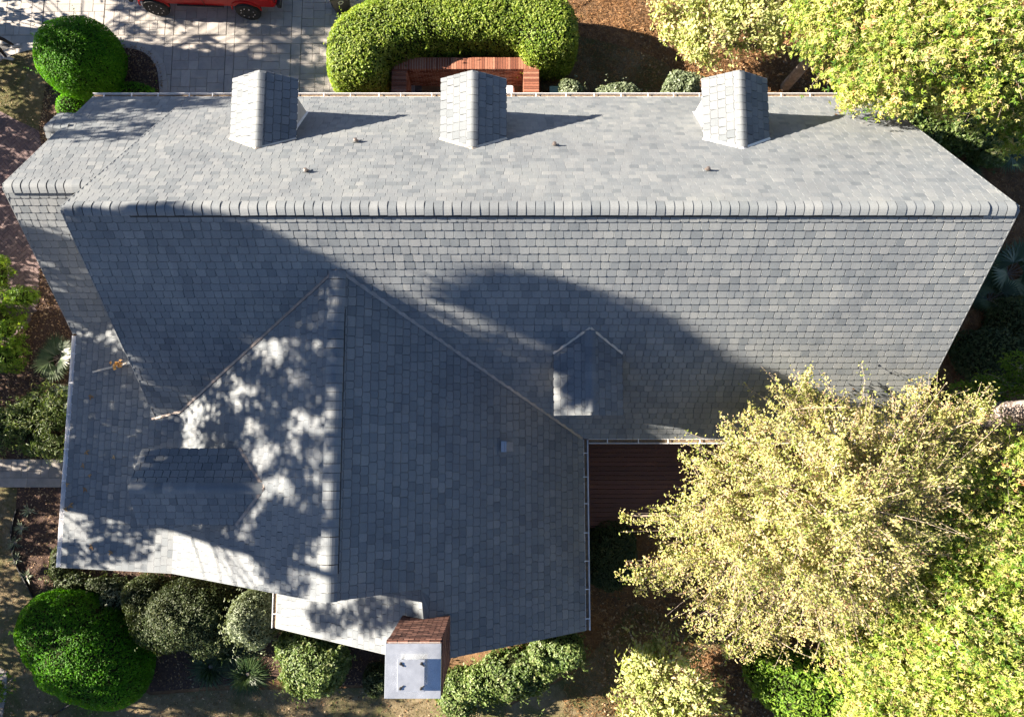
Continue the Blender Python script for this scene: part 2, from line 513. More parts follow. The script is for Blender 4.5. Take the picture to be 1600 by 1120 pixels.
PLANES = []
CAND = []
def roof_plane(name, parent, O, D, rise, run, bounds, tile_parent=None, thick=.14, top_gap=.0, slab=True, soft=False):
    """O ridge point, D horizontal downhill direction, bounds [(run, lo, hi)] along the other axis (world x or y)"""
    O = Vector(O); D = Vector(D)
    L = math.hypot(run, rise)
    V = (D * run - Vector((0, 0, rise))) / L
    ax = 0 if abs(D.y) > .5 else 1
    A = Vector((1, 0, 0)) if ax == 0 else Vector((0, 1, 0))
    Nn = Vector((D.x * rise, D.y * rise, run)) / L
    U = V.cross(Nn)
    sg = 1 if U.dot(A) > 0 else -1
    def at_v(v):
        h = v * run / L
        for (h0, a0, b0), (h1, a1, b1) in zip(bounds, bounds[1:]):
            if h <= h1 + 1e-6 or (h1, a1, b1) == bounds[-1]:
                t = 0 if h1 == h0 else (h - h0) / (h1 - h0)
                return a0 + (a1 - a0) * t, b0 + (b1 - b0) * t
    def pt(a, v, n=0.0):
        q = O + V * v + Nn * n
        q[ax] = a + (Nn * n)[ax]
        return q
    # the solid deck below the shingles
    obj_ = parent
    if slab:
        mb = MB()
        rows = [b[0] * L / run for b in bounds]
        vs = []
        for v in rows:
            lo, hi = at_v(v)
            vs += [pt(lo, v, -.004), pt(hi, v, -.004), pt(hi, v, -thick), pt(lo, v, -thick)]
        fs = []
        for i in range(len(rows) - 1):
            for k in range(4):
                a = i * 4 + k; b = i * 4 + (k + 1) % 4
                fs.append((a, b, b + 4, a + 4) if sg < 0 else (a + 4, b + 4, b, a))
        fs += [(0, 1, 2, 3), tuple(len(vs) - 4 + k for k in (3, 2, 1, 0))]
        mb.add(vs, fs)
        me = mb.mesh(name)
        bm = bmesh.new(); bm.from_mesh(me); bmesh.ops.recalc_face_normals(bm, faces=bm.faces); bm.to_mesh(me); bm.free()
        obj_ = link(name, me, M['shingle'], parent)
    rest = []
    k = 0
    vmax = L + .025
    while True:
        vb = vmax - k * EXPO
        if vb < top_gap + .05: break
        vt = vb - EXPO - .03
        lo0, hi0 = at_v(max(0, vt)); lo1, hi1 = at_v(min(L, vb))
        lo = min(lo0, lo1); hi = max(hi0, hi1)
        a = lo - random.uniform(0, .2)
        while a < hi:
            i = random.choices(range(4), (2, 4, 4, 2))[0]
            wd = WIDTHS[i]
            gap = .002 if soft else random.choice((.004, .005, .006, .012))
            c = a + wd / 2
            jit = random.uniform(-.0045, .0045)
            nj = random.uniform(-.001, .003)
            a0, a1 = a, a + wd
            a += wd + gap
            vj = vb + jit
            cs = [pt(q, s, 0) for q in (a0, a1) for s in (vj - EXPO, vj)]
            cl = at_v(max(0, vj - EXPO)); cb = at_v(min(L, vj))
            if (a1 < cl[0] and a1 < cb[0]) or (a0 > cl[1] and a0 > cb[1]): continue
            if all(q.z < roofz(q.x, q.y) - .05 for q in cs): continue
            clipped = a0 < max(cl[0], cb[0]) or a1 > min(cl[1], cb[1]) or vj - EXPO - .03 < 0
            mtx = Matrix((U, V, Nn)).transposed().to_4x4()
            org = pt(c, vj, nj)
            rot = Matrix.Rotation(random.uniform(-.007, .007), 4, 'Z')
            mtx = Matrix.Translation(org) @ mtx @ rot
            vis = not any(q.z < roofz(q.x, q.y) - .03 for q in cs)
            rec = [mtx, i, obj_ if tile_parent is None else tile_parent, len(PLANES)]
            if not clipped and vis:
                pp = [proj(q) for q in cs]
                (x0, y0, _), (x1, y1, _), (x2, y2, _), (x3, y3, _) = pp
                if all(5 < q[0] < 1595 and 5 < q[1] < 1115 for q in pp):
                    area = abs((x3 - x0) * (y2 - y1) - (x2 - x1) * (y3 - y0)) / 2
                    CAND.append((area, rec))
                    continue
                rest.append(rec)
            else:
                vs = [mtx @ p for p in tile_verts(WIDTHS[i])]
                q2 = []
                for p in vs:
                    v = max(0.0, (p - O).dot(V))
                    lo_, hi_ = at_v(min(v, L))
                    p = p.copy()
                    if (p - O).dot(V) < 0: p -= V * (p - O).dot(V)
                    p[ax] = min(max(p[ax], lo_), hi_)
                    q2.append(p)
                rest.append(q2)
        k += 1
    PLANES.append((obj_ if tile_parent is None else tile_parent, rest, soft))
    return obj_

# main roof
nr, ns = RZ - NEZ, RZ - SEZ
roof_plane('roof_slope', house, (0, RY, RZ), (0, 1, 0), nr, NEY - RY, [(0, XL, XR), (NEY - RY, XL, XR)], soft=True)
roof_plane('roof_slope', house, (0, RY, RZ), (0, -1, 0), ns, RY - SEY, [(0, XL, XR), (RY - SEY, XL, XR)])
# lower extension at the west end
roof_plane('roof_slope', house, (0, EY, EZ), (0, 1, 0), EZ - NEZ - .01, NEY - EY, [(0, XX, XL + .3), (NEY - EY, XX, XL + .02)], soft=True)
roof_plane('roof_slope', house, (0, EY, EZ), (0, -1, 0), EZ - ESZ, EY - ESY, [(0, XX, XL + .3), (EY - ESY, XX, XL + .3)])
# wing
roof_plane('roof_slope', house, (WX, 0, WZ), (-1, 0, 0), WZ - WBZ, WX - WBX, [(0, WSY, 3.7), (WX - WBX, WSY, .9)])
roof_plane('roof_slope', house, (WBX, 0, WBZ), (-1, 0, 0), WBZ - WWZ, WBX - WWX, [(0, WSY, 3.3), (WBX - WWX, WSY, 2.95)])
hb = SX - WX
roof_plane('roof_slope', house, (WX, 0, WZ), (1, 0, 0), WZ - WEZ, WEX - WX, [(0, WSY, 3.7), (hb, WSY, 2.6), (hb + .001, SSY, 2.6), (WEX - WX, SSY, -.05)])
roof_plane('roof_slope', house, (SX, 0, SZ), (-1, 0, 0), SZ - SWZ, SX - SWX, [(0, SSY, WSY + .35), (SX - SWX, SSY, WSY + .1)])

# ridge vents and caps
def cap_mesh(s1, s2, wd, ln, flat=.004):
    """saddle shaped cap: runs along +x, slope s1 towards +y, s2 towards -y"""
    mb = MB()
    prof = []
    for t in (-1, -.66, -.33, -.12, .12, .33, .66, 1):
        y = t * wd
        s = s1 if t > 0 else s2
        ysm = math.sqrt(y * y + flat) - math.sqrt(flat)
        prof.append((y, -ysm * s))
    vs = []
    for x, dz in ((0, .014), (ln, .024)):
        for y, z in prof: vs.append((x, y, z + dz))
    for x, dz in ((0, -.012), (ln, .004)):
        for y, z in prof: vs.append((x, y, z + dz))
    n = len(prof)
    fs = []
    for i in range(n - 1):
        fs.append((i, n + i, n + i + 1, i + 1))
        fs.append((n + i, 3 * n + i, 3 * n + i + 1, n + i + 1))
        fs.append((2 * n + i, i, i + 1, 2 * n + i + 1))
    fs += [(0, 2 * n, 3 * n, n), (n - 1, 2 * n - 1, 4 * n - 1, 3 * n - 1)]
    mb.add(vs, fs)
    me = mb.mesh('ridge_cap', smooth=False)
    bm = bmesh.new(); bm.from_mesh(me); bmesh.ops.recalc_face_normals(bm, faces=bm.faces); bm.to_mesh(me); bm.free()
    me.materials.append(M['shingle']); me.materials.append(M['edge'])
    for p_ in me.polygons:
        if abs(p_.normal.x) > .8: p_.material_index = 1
    return me

def ridge(p0, p1, s1, s2, wd, sp, parent, vent=None, lift=.02, rev=False):
    p0 = Vector(p0); p1 = Vector(p1)
    X = (p1 - p0).normalized()
    Ln = (p1 - p0).length
    Y = Vector((0, 0, 1)).cross(X)
    par = parent
    if vent:
        a, b, hgt = vent
        mb = MB()
        vw = wd * 1.02
        vs = []
        for x in (a, b):
            for t in (-1, -.5, 0, .5, 1):
                y = t * vw
                vs.append(p0 + X * x + Y * y + Vector((0, 0, -abs(y) * (s1 if t > 0 else s2) * .9 + hgt + .002)))
            for t in (1, .5, 0, -.5, -1):
                y = t * vw
                vs.append(p0 + X * x + Y * y + Vector((0, 0, -abs(y) * (s1 if t > 0 else s2) - .02)))
        fs = [(i, (i + 1) % 10, (i + 1) % 10 + 10, i + 10) for i in range(10)] + [tuple(range(9, -1, -1)), tuple(range(10, 20))]
        mb.add(vs, fs)
        par = mb.build('ridge_vent', M['vent'], parent)
    me = cap_mesh(s1, s2, wd, sp * (.955 if vent else 1.06), .011 if vent else .004)
    n = int(Ln / sp)
    for i in range(n):
        x = i * sp + (Ln - n * sp) / 2
        up = lift
        if vent and vent[0] - .05 < x < vent[1] - .1: up = lift + vent[2]
        m = Matrix((X, Y, Vector((0, 0, 1)))).transposed().to_4x4()
        m = Matrix.Translation(p0 + X * x + Vector((random.uniform(-.004, .004), random.uniform(-.006, .006), up + random.uniform(-.002, .002)))) @ m @ Matrix.Rotation(random.uniform(-.006, .006), 4, 'Z')
        link('ridge_cap', me, None, par, m)

ridge((XL, RY, RZ), (XR, RY, RZ), nr / (NEY - RY), ns / (RY - SEY), .15, .187, house, (1.35, 18.75, .03))
ridge((XX, EY, EZ), (XL, EY, EZ), .84, .97, .16, .2, house, (1.55, 2.6, .03))
ridge((WX, WSY, WZ), (WX, 3.5, WZ), .652, .67, .18, .187, house, (.55, 6.1, .035))

# dormers
def dormer(cx, D, back_r, back_e, front, zr, ze, hw, flash, flmat):
    """cx centre on the across axis, D front direction, back/front positions along D's axis"""
    D = Vector(D)
    al = 0 if abs(D.x) > .5 else 1          # axis along the ridge
    ac = 1 - al
    sd = D[al]
    def q(along, across, z):
        v = [0, 0, z]; v[al] = along; v[ac] = across
        return Vector(v)
    wi = hw - .2
    f2 = front - sd * .16
    bk = back_e - sd * .9
    sl = (zr - ze) / hw
    zw = ze - .14 + sl * .2
    low = ze - 1.75
    mb = MB()
    vs = []
    for a in (bk, f2):
        vs += [q(a, cx - wi, low), q(a, cx + wi, low), q(a, cx + wi, zw - .02), q(a, cx, zr - .17), q(a, cx - wi, zw - .02)]
    mb.add(vs, [(0, 1, 2, 3, 4), (9, 8, 7, 6, 5)] + [(i, i + 5, (i + 1) % 5 + 5, (i + 1) % 5) for i in range(5)])
    me = mb.mesh('dormer')
    bm = bmesh.new(); bm.from_mesh(me); bmesh.ops.recalc_face_normals(bm, faces=bm.faces); bm.to_mesh(me); bm.free()
    body = link('dormer', me, M['wall'], house)
    # window at the front
    fr = MB()
    fz = (low + .45 + zw) / 2; fh = (zw - low - .65)
    for dx, dz, sx, sz in ((0, fh / 2, 2 * wi - .5, .07), (0, -fh / 2, 2 * wi - .5, .07), (-(wi - .28), 0, .07, fh), (wi - .28, 0, .07, fh), (0, 0, .035, fh), (0, 0, 2 * wi - .5, .05)):
        s = [0, 0, sz]; s[al] = .06; s[ac] = sx
        fr.box(q(f2 + sd * .03, cx + dx, fz + dz), s)
    fo = fr.build('window', M['white'], body)
    gl = MB(); s = [0, 0, fh]; s[al] = .02; s[ac] = 2 * wi - .5
    gl.box(q(f2 + sd * .012, cx, fz), s)
    gl.build('pane', plain_glass, body)
    # roof panels
    E = 0.25
    lo0, hi0 = sorted((back_r - sd * E, front)); lo1, hi1 = sorted((back_e - sd * E, front))
    for s in (-1, 1):
        Dv = [0, 0, 0]; Dv[ac] = s
        def zf(x, y, s=s): return zr - sl * abs((y if ac == 1 else x) - cx)
        roof_plane('roof_panel', body, q(0, cx, zr), Dv, zr - ze, hw, [(0, lo0, hi0), (hw, lo1, hi1)], tile_parent=body, thick=.07)
    a0, a1 = sorted((back_r - sd * .02, front))
    if al == 0: pa, pb = q(a0, cx, zr), q(a1, cx, zr)
    else: pa, pb = q(a0, cx, zr), q(a1, cx, zr)
    if sd < 0: pa, pb = pb, pa
    ridge(pb if sd > 0 else pa, pa if sd > 0 else pb, sl, sl, .13, .187, body)
    # flashing in the two valleys, eave trims
    fl = MB()
    for s in (-1, 1):
        a = q(back_r, cx, zr + .03); b = q(back_e, cx + s * (hw + .03), ze + .02)
        fl.bar(a, b, flash, .03)
    fl.build('flashing', flmat, body)
    tr = MB()
    for s in (-1, 1):
        tr.bar(q(back_e + sd * .1, cx + s * (hw - .01), ze - .05), q(front, cx + s * (hw - .01), ze - .05), .025, .08)
        tr.bar(q(front - sd * .02, cx, zr - .07), q(front - sd * .02, cx + s * hw, ze - .07), .03, .1)
        a = q(back_e + sd * .1, cx + s * (wi + .03), 0); b = q(f2, cx + s * (wi + .03), 0)
        base = lambda p: max([fn(p.x, p.y) for x0, x1, y0, y1, fn in BASE if x0 <= p.x <= x1 and y0 <= p.y <= y1] or [0])
        a.z = base(a) + .03; b.z = base(b) + .03
        tr.bar(a, b, .07, .012)
    tr.build('trim', M['white'] if flmat != M['copper_metal'] else M['brown_metal'], body)
    return body

BASE = list(SURF)
plain_glass = plain('window_glass', (.03, .04, .05), .08, 0, .8)
DORM = [  # cx, D, back ridge, back eave, front, zr, ze, hw, flash, mat
    (-6.10, (0, 1, 0), 6.75, 7.18, 8.73, 5.44, 5.03, .79, .045, M['tan_metal']),
    (-.95, (0, 1, 0), 6.75, 7.18, 8.73, 5.44, 5.03, .79, .06, M['tan_metal']),
    (5.50, (0, 1, 0), 6.75, 7.18, 8.73, 5.44, 5.03, .79, .06, M['white']),
    (1.80, (0, -1, 0), 2.42, 1.89, .42, 5.54, 5.0, .79, .055, M['tan_metal']),
    (-1.22, (-1, 0, 0), -5.58, -6.37, -8.66, 5.50, 4.99, .85, .07, M['copper_metal']),
]
for cx, D, br, be, fr, zr, ze, hw, fl, fm in DORM:
    sl = (zr - ze) / hw
    if abs(D[1]) > .5:
        y0, y1 = sorted((be, fr))
        reg(cx - hw, cx + hw, y0, y1, lambda x, y, cx=cx, zr=zr, sl=sl: zr - sl * abs(x - cx))
    else:
        x0, x1 = sorted((be, fr))
        reg(x0, x1, cx - hw, cx + hw, lambda x, y, cx=cx, zr=zr, sl=sl: zr - sl * abs(y - cx))
dlabel = ['gable dormer nearest the driveway end of the roof', 'gable dormer in the middle of the row, in front of the brick enclosure',
          'gable dormer nearest the tall trees', 'single gable dormer above the deck', 'wide gable dormer on the dappled porch side']
for i, a in enumerate(DORM):
    body = dormer(*a)
    body['label'] = dlabel[i]

# small side gable that pokes out beyond the extension
sy, sz = 8.0, EZ - (EZ - NEZ) / (NEY - EY) * (8.0 - EY)
a0, a1 = XX - .5, XX + .12
sgo = roof_plane('side_gable_slope', house, (0, sy, sz), (0, 1, 0), .52, .62, [(0, a0, a1), (.62, a0, a1)], thick=.08)
roof_plane('side_gable_slope', house, (0, sy, sz), (0, -1, 0), .4, .5, [(0, a0, a1), (.5, a0, a1)], thick=.08)
ridge((a0, sy, sz + .01), (a1 + .1, sy, sz + .01), .8, .8, .12, .2, sgo)
# choose the shingles that show largest: each is an object of its own, the rest are joined per slope
CAND.sort(key=lambda t: -t[0])
for i, (area, rec) in enumerate(CAND):
    if i < 300:
        link('shingle', TILE_ME[rec[1]], None, rec[2], rec[0])
    else:
        PLANES[rec[3]][1].append(rec)
for par, rest, nm in PLANES:
    vs, fs = [], []
    for r in rest:
        q = r if isinstance(r[0], Vector) else [r[0] @ p for p in tile_verts(WIDTHS[r[1]])]
        n = len(vs)
        vs += q
        fs += [tuple(k + n for k in f) for f in TILE_F]
    if not fs: continue
    me = bpy.data.meshes.new('shingles')
    me.from_pydata([tuple(p) for p in vs], [], fs)
    me.materials.append(M['shingle']); me.materials.append(M['edge'])
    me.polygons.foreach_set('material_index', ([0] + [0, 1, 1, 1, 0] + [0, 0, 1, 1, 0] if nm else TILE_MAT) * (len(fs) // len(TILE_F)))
    o = link('shingles', me, None, par)
    o['kind'] = 'stuff'

# walls under the eaves (one outline box for each volume)
def gwall(x0, x1, pts, axis):
    """a prism whose profile pts=[(across, z)] runs from x0 to x1 along axis"""
    mb = MB()
    n = len(pts)
    vs = []
    for a in (x0, x1):
        for c, z in pts:
            vs.append((a, c, z) if axis == 'x' else (c, a, z))
    mb.add(vs, [tuple(range(n)), tuple(range(2 * n - 1, n - 1, -1))] + [(i, i + n, (i + 1) % n + n, (i + 1) % n) for i in range(n)])
    me = mb.mesh('wall')
    bm = bmesh.new(); bm.from_mesh(me); bmesh.ops.recalc_face_normals(bm, faces=bm.faces); bm.to_mesh(me); bm.free()
    link('wall', me, M['wall'], house)
gwall(XL + .22, XR - .22, [(SEY + .4, -.1), (NEY - .4, -.1), (NEY - .4, NEZ + .12), (RY, RZ - .3), (SEY + .4, SEZ + .1)], 'x')
gwall(XX + .22, XL + .21, [(ESY + .45, -.1), (NEY - .42, -.1), (NEY - .42, NEZ + .1), (EY, EZ - .3), (ESY + .45, ESZ + .1)], 'x')
gwall(WSY + .22, 2.0, [(WBX + .1, -.1), (WEX - .4, -.1), (WEX - .4, WEZ), (WX, WZ - .3), (WBX + .1, WBZ - .25)], 'y')
gwall(SSY + .2, WSY + .2, [(SWX + .4, -.1), (WEX - .42, -.1), (WEX - .42, WEZ - .02), (SX, SZ - .3), (SWX + .4, SWZ)], 'y')
# posts and beam of the porch under the low west slope
pm = MB()
pm.box((WWX + .3, (WSY + 2.7) / 2, 2.5), (.2, 2.7 - WSY - .4, .3))
pm.build('porch_beam', M['white'], house)
for y in (WSY + .4, -1.4, .6, 2.4):
    c = MB(); c.lathe([(.15, 0), (.15, .15), (.11, .2), (.1, 2.2), (.14, 2.28), (.14, 2.36)], 14, Matrix.Translation((WWX + .3, y, 0)))
    c.build('porch_column', M['white'], house, smooth=True)

gwall(a0 + .15, XX + .3, [(sy - .4, -.1), (sy + .5, -.1), (sy + .5, sz - .6), (sy, sz - .16), (sy - .4, sz - .5)], 'x')

# valley flashings and edge strips
def strip(name, pts, wd, th, mat, up=None, parent=None):
    mb = MB()
    for a, b in zip(pts, pts[1:]):
        mb.bar(a, b, wd, th)
    return mb.build(name, mat, parent or house)
va = Vector((WX, 3.53, WZ + .03))
strip('valley_flashing', [va, Vector((WEX, SEY, WEZ + .05))], .09, .035, M['brown_metal'])
strip('valley_flashing', [va, Vector((WBX, .557, WBZ + .04)), Vector((-9.3, .36, 3.46))], .06, .035, M['copper_metal'])
strip('eave_flashing', [P(145, 581, 3.16), P(197, 568, 3.38)], .045, .03, M['tan_metal'])
strip('drip_edge', [(XX, NEY + .0, NEZ - .01), (XR, NEY + .0, NEZ - .01)], .06, .03, M['tan_metal'])
for x, s in ((XR + .012, 1), (XL - .012, -1)):
    strip('rake_trim', [(x, NEY, NEZ - .06), (x, RY, RZ - .06), (x, SEY, SEZ - .06)], .02, .13, M['shingle'])
strip('rake_trim', [(XX - .012, NEY, NEZ - .06), (XX - .012, EY, EZ - .06), (XX - .012, ESY, ESZ - .06)], .02, .13, M['shingle'])
strip('rake_trim', [(WWX, WSY - .012, WWZ - .05), (WBX, WSY - .012, WBZ - .05), (WX, WSY - .012, WZ - .05)], .02, .13, M['shingle'])
strip('rake_trim', [(SWX, SSY - .012, SWZ - .05), (SX, SSY - .012, SZ - .05), (WEX, SSY - .012, WEZ - .05)], .02, .12, M['shingle'])

# gutters
def gutter(p0, p1, o, hang=.66, mat=None, extra=None):
    p0 = Vector(p0); p1 = Vector(p1); o = Vector(o)
    up = Vector((0, 0, 1))
    prof = [(0, .02), (0, -.09), (.095, -.09), (.125, -.02), (.125, .012), (.112, .012), (.112, -.015), (.088, -.078), (.012, -.078), (.012, .02)]
    vs = []
    for p in (p0, p1):
        for a, z in prof: vs.append(p + o * a + up * z)
    n = len(prof)
    mb = MB()
    mb.add(vs, [(i, (i + 1) % n, (i + 1) % n + n, i + n) for i in range(n)] + [tuple(range(n - 1, -1, -1)), tuple(range(n, 2 * n))])
    me = mb.mesh('gutter')
    bm = bmesh.new(); bm.from_mesh(me); bmesh.ops.recalc_face_normals(bm, faces=bm.faces); bm.to_mesh(me); bm.free()
    go = link('gutter', me, mat or M['white'], house)
    if extra is not None:
        db = MB(); db.bar(p0 + o * .05 + up * extra, p1 + o * .05 + up * extra, .078, .02)
        db.build('gutter_debris', M['debris'], go)
    L = (p1 - p0).length
    t = (p1 - p0) / L
    k = max(1, int(L / hang))
    for i in range(k):
        c = p0 + t * ((i + .5) * L / k + random.uniform(-.08, .08))
        h = MB(); h.bar(c - o * .04 + up * .03, c + o * .118 + up * .022, .022, .012)
        h.build('hanger', M['white'], go)
    return go
gutter((XX - .03, NEY + .03, NEZ - .03), (XR + .02, NEY + .03, NEZ - .03), (0, 1, 0), .75, None, -.05)
gutter((WWX - .03, WSY - .02, WWZ - .02), (WWX - .03, 2.62, WWZ - .02), (-1, 0, 0), .85)
gutter((WEX + .03, SSY - .02, WEZ - .02), (WEX + .03, SEY - .05, WEZ - .02), (1, 0, 0), .62, None, -.05)
gutter((WEX + .17, SEY - .03, SEZ - .02), (XR + .02, SEY - .03, SEZ - .02), (0, -1, 0), .8, None, -.045)
gutter((SWX - .03, SSY - .02, SWZ - .02), (SWX - .03, WSY - .02, SWZ - .02), (-1, 0, 0), .6, None, -.03)

# vents on the roof
for px, py in ((557, 222), (480, 269), (866, 228), (1104, 267)):
    # meet the north slope
    best = min((abs((RZ - nr / (NEY - RY) * (P(px, py, z).y - RY)) - z), z) for z in [2.6 + .02 * k for k in range(250)])
    q = P(px, py, best[1])
    fb = MB(); fb.lathe([(.07, -.08), (.065, .02), (.04, .05), (.04, .12), (.048, .125), (.048, .15), (.015, .16)], 14, Matrix.Translation(q))
    vo = fb.build('pipe_vent', M['copper_metal'], house, smooth=False)
    d_ = Vector((0, NEY - RY, -nr)).normalized()
    n_ = Vector((0, nr, NEY - RY)).normalized()
    fl = MB(); fl.bar(q - d_ * .1 + n_ * .03, q + d_ * .1 + n_ * .024, .17, .012, n_)
    fl.build('vent_flashing', M['shingle'], vo)
q = Vector((P(790, 697, 4.0).x, P(790, 697, 4.0).y, 0)); q.z = WZ - (WZ - WEZ) / (WEX - WX) * (q.x - WX)
bv = MB(); m_ = Matrix.Rotation(math.atan(.67), 3, 'Y')
bv.box(q + Vector((.05, 0, .075)), (.26, .24, .11), m_)
bvo = bv.build('box_vent', plain('grey_vent', (.22, .22, .22), .5), house, bevel=.015)
bv = MB(); bv.box(q + Vector((-.04, 0, .18)), (.13, .26, .015), Matrix.Rotation(.1, 3, 'Y'))
bv.build('vent_lid', plain('pale_vent_lid', (.45, .48, .52), .3, .5), bvo)
bv = MB(); bv.box(q + Vector((.0, 0, .03)), (.46, .38, .012), m_)
bv.build('vent_flashing', M['shingle'], bvo)

# chimney of single bricks
CX0, CX1, CY0, CY1, CZT = -2.47, -1.40, -5.10, -4.08, 7.12
core = MB(); core.box(((CX0 + CX1) / 2, (CY0 + CY1) / 2, CZT / 2), (CX1 - CX0 - .03, CY1 - CY0 - .03, CZT))
chim = core.build('chimney', M['mortar'], house)
bm_ = {}
def brick_mesh(sx, sy, sz, mat='brick'):
    k = (round(sx, 3), round(sy, 3), round(sz, 3), mat)
    if k not in bm_:
        mb = MB(); mb.box((0, 0, 0), k[:3])
        me = mb.mesh('brick'); me.materials.append(M[mat]); bm_[k] = me
    return bm_[k]
course = .0755
nb = 5
bl = (CX1 - CX0) / nb
blr = (CY1 - CY0) / nb
stuff = MB()
rows = 29
count = 0
for r in range(95):
    z = CZT - course * (r + .5)
    if z < .05: break
    pr = .022 if r in (1, 2) else (.011 if r in (0, 3) else 0)
    off = .5 * (r % 2)
    for k in range(nb + 1):
        for face in range(4):
            base, ln = (CX0, bl) if face in (0, 2) else (CY0, blr)
            a0 = base + (k - off) * ln; a1 = a0 + ln - .016
            a0 = max(a0, base); a1 = min(a1, base + nb * ln)
            if a1 - a0 < .03: continue
            c = (a0 + a1) / 2; s = a1 - a0
            jit = random.uniform(-.003, .003) + pr
            if face == 0: pos = (c, CY1 - .03 + jit, z); sz = (s, .07, course - .016)
            elif face == 1: pos = (CX1 - .03 + jit, c, z); sz = (.07, s, course - .016)
            elif face == 2: pos = (c, CY0 + .03 - jit, z); sz = (s, .07, course - .016)
            else: pos = (CX0 + .03 - jit, c, z); sz = (.07, s, course - .016)
            if face in (0, 1) and r < 27 and count < 290:
                link('brick', brick_mesh(*sz), None, chim, Matrix.Translation(pos)); count += 1
            else:
                stuff.box(pos, sz)
o = stuff.build('brickwork', M['brick'], chim); o['kind'] = 'stuff'
cap = MB()
cx, cy = (CX0 + CX1) / 2, (CY0 + CY1) / 2
cap.add([(CX0 - .02, CY0 - .03, CZT), (CX1 + .01, CY0 - .03, CZT), (CX1 + .01, CY1 - .02, CZT), (CX0 - .02, CY1 - .02, CZT),
         (CX0 - .02, CY0 - .03, CZT + .07), (CX1 + .01, CY0 - .03, CZT + .07), (CX1 + .01, CY1 - .02, CZT + .07), (CX0 - .02, CY1 - .02, CZT + .07),
         (cx - .3, cy - .3, CZT + .078), (cx + .3, cy - .3, CZT + .078), (cx + .3, cy + .3, CZT + .078), (cx - .3, cy + .3, CZT + .078)],
        [(0, 1, 5, 4), (1, 2, 6, 5), (2, 3, 7, 6), (3, 0, 4, 7), (4, 5, 9, 8), (5, 6, 10, 9), (6, 7, 11, 10), (7, 4, 8, 11), (8, 9, 10, 11), (3, 2, 1, 0)])
cap.build('chimney_cap', M['galv'], chim, bevel=.006)
lid = MB(); lid.box((cx - .01, cy - .04, CZT + .29), (.52, .58, .018))
lid.box((cx - .01, cy - .04, CZT + .275), (.535, .595, .012))
lid.build('flue_lid', M['galv'], chim, bevel=.004)
fl = MB(); fl.lathe([(.2, .1), (.2, .25), (.18, .25)], 18, Matrix.Translation((cx, cy - .04, CZT)))
fl.build('flue', M['galv'], chim)
for sx in (-1, 1):
    for sy_ in (-1, 1):
        b = MB()
        bx_, by_ = cx - .01 + sx * .2, cy - .04 + sy_ * .23
        b.bar((bx_, by_, CZT + .08), (bx_, by_, CZT + .305), .03, .03)
        b.lathe([(.028, .298), (.028, .325), (.012, .33)], 8, Matrix.Translation((bx_, by_, CZT)))
        b.bar((bx_ - .01, by_, CZT + .312), (bx_ + .06, by_ - sy_ * .05, CZT + .312), .022, .02)
        b.build('lid_bracket', M['black_metal'], chim)
apr = MB(); apr.bar((CX0 - .05, CY1 + .03, SZ - .2), (CX1 + .05, CY1 + .03, SZ - .2), .06, .5)

# ------------------------------------------------------------------ ground patches
def patch(name, px, z, mat, label, smooth=True, raw=None):
    pts = raw if raw is not None else [P(x, y, 0) for x, y in px]
    pts = [Vector((p[0], p[1], 0)) for p in pts]
    if smooth: pts = smooth_poly(pts, 5)
    mb = MB(); mb.add([(p.x, p.y, z) for p in pts], [tuple(range(len(pts)))])
    me = mb.mesh(name)
    if me.polygons[0].normal.z < 0: me.flip_normals()
    o = link(name, me, mat)
    tag(o, label, name.replace('_', ' ').split()[-1], kind='structure')
    return o, [(p.x, p.y) for p in pts]

BEDN = [(205, 72), (232, 80), (248, 98), (255, 122), (257, 160), (250, 210), (90, 240), (64, 212), (66, 180), (70, 150), (78, 110), (90, 84), (140, 74)]
_, POLY_BEDN = patch('mulch_bed', BEDN, .058, M['mulch'], 'dark mulch bed around the clipped round bush')
LAWNW = [(-60, 118), (0, 99), (22, 88), (60, 78), (100, 76), (84, 110), (73, 150), (68, 190), (64, 206), (30, 190), (0, 174), (-60, 150)]
_, POLY_LAWNW = patch('lawn', LAWNW, .050, M['lawn'], 'patchy dry lawn beside the round bush', smooth=False)
MW = [(60, 300), (150, 300), (150, 722), (-60, 722), (-60, 540), (30, 520), (52, 480), (62, 430)]
_, POLY_MW = patch('mulch_bed', MW, .012, M['mulch'], 'leaf strewn mulch between brick path and house', smooth=False)
MSW = [(27, 760), (150, 760), (150, 880), (330, 880), (480, 900), (640, 960), (700, 1060), (560, 1070), (420, 1060), (300, 1075), (235, 1080), (230, 1010), (200, 960), (75, 965), (50, 932), (24, 880), (20, 835), (25, 800)]
_, POLY_MSW = patch('mulch_bed', MSW, .012, M['mulch'], 'dark mulch bed in front of the porch and chimney', smooth=False)
LS = [(-80, 760), (27, 762), (25, 800), (20, 835), (24, 880), (50, 932), (120, 1010), (235, 1085), (330, 1078), (560, 1074), (700, 1068), (800, 1100), (800, 1220), (-80, 1220)]
_, POLY_LS = patch('lawn', LS, .016, M['lawn'], 'dry brownish lawn in front of the chimney side', smooth=False)
LSE = [(800, 1100), (900, 1050), (950, 990), (990, 940), (1040, 960), (1100, 980), (1130, 1010), (1010, 1060), (990, 1220), (800, 1220)]
_, POLY_LSE = patch('lawn', LSE, .018, M['lawn'], 'tan sunlit lawn beyond the big shrub', smooth=False)
LNE = [(880, 60), (960, 70), (1040, 100), (1070, 150), (870, 152), (850, 110)]
_, POLY_LNE = patch('lawn', LNE, .012, M['lawn'], 'shaded grass strip behind the brick enclosure')

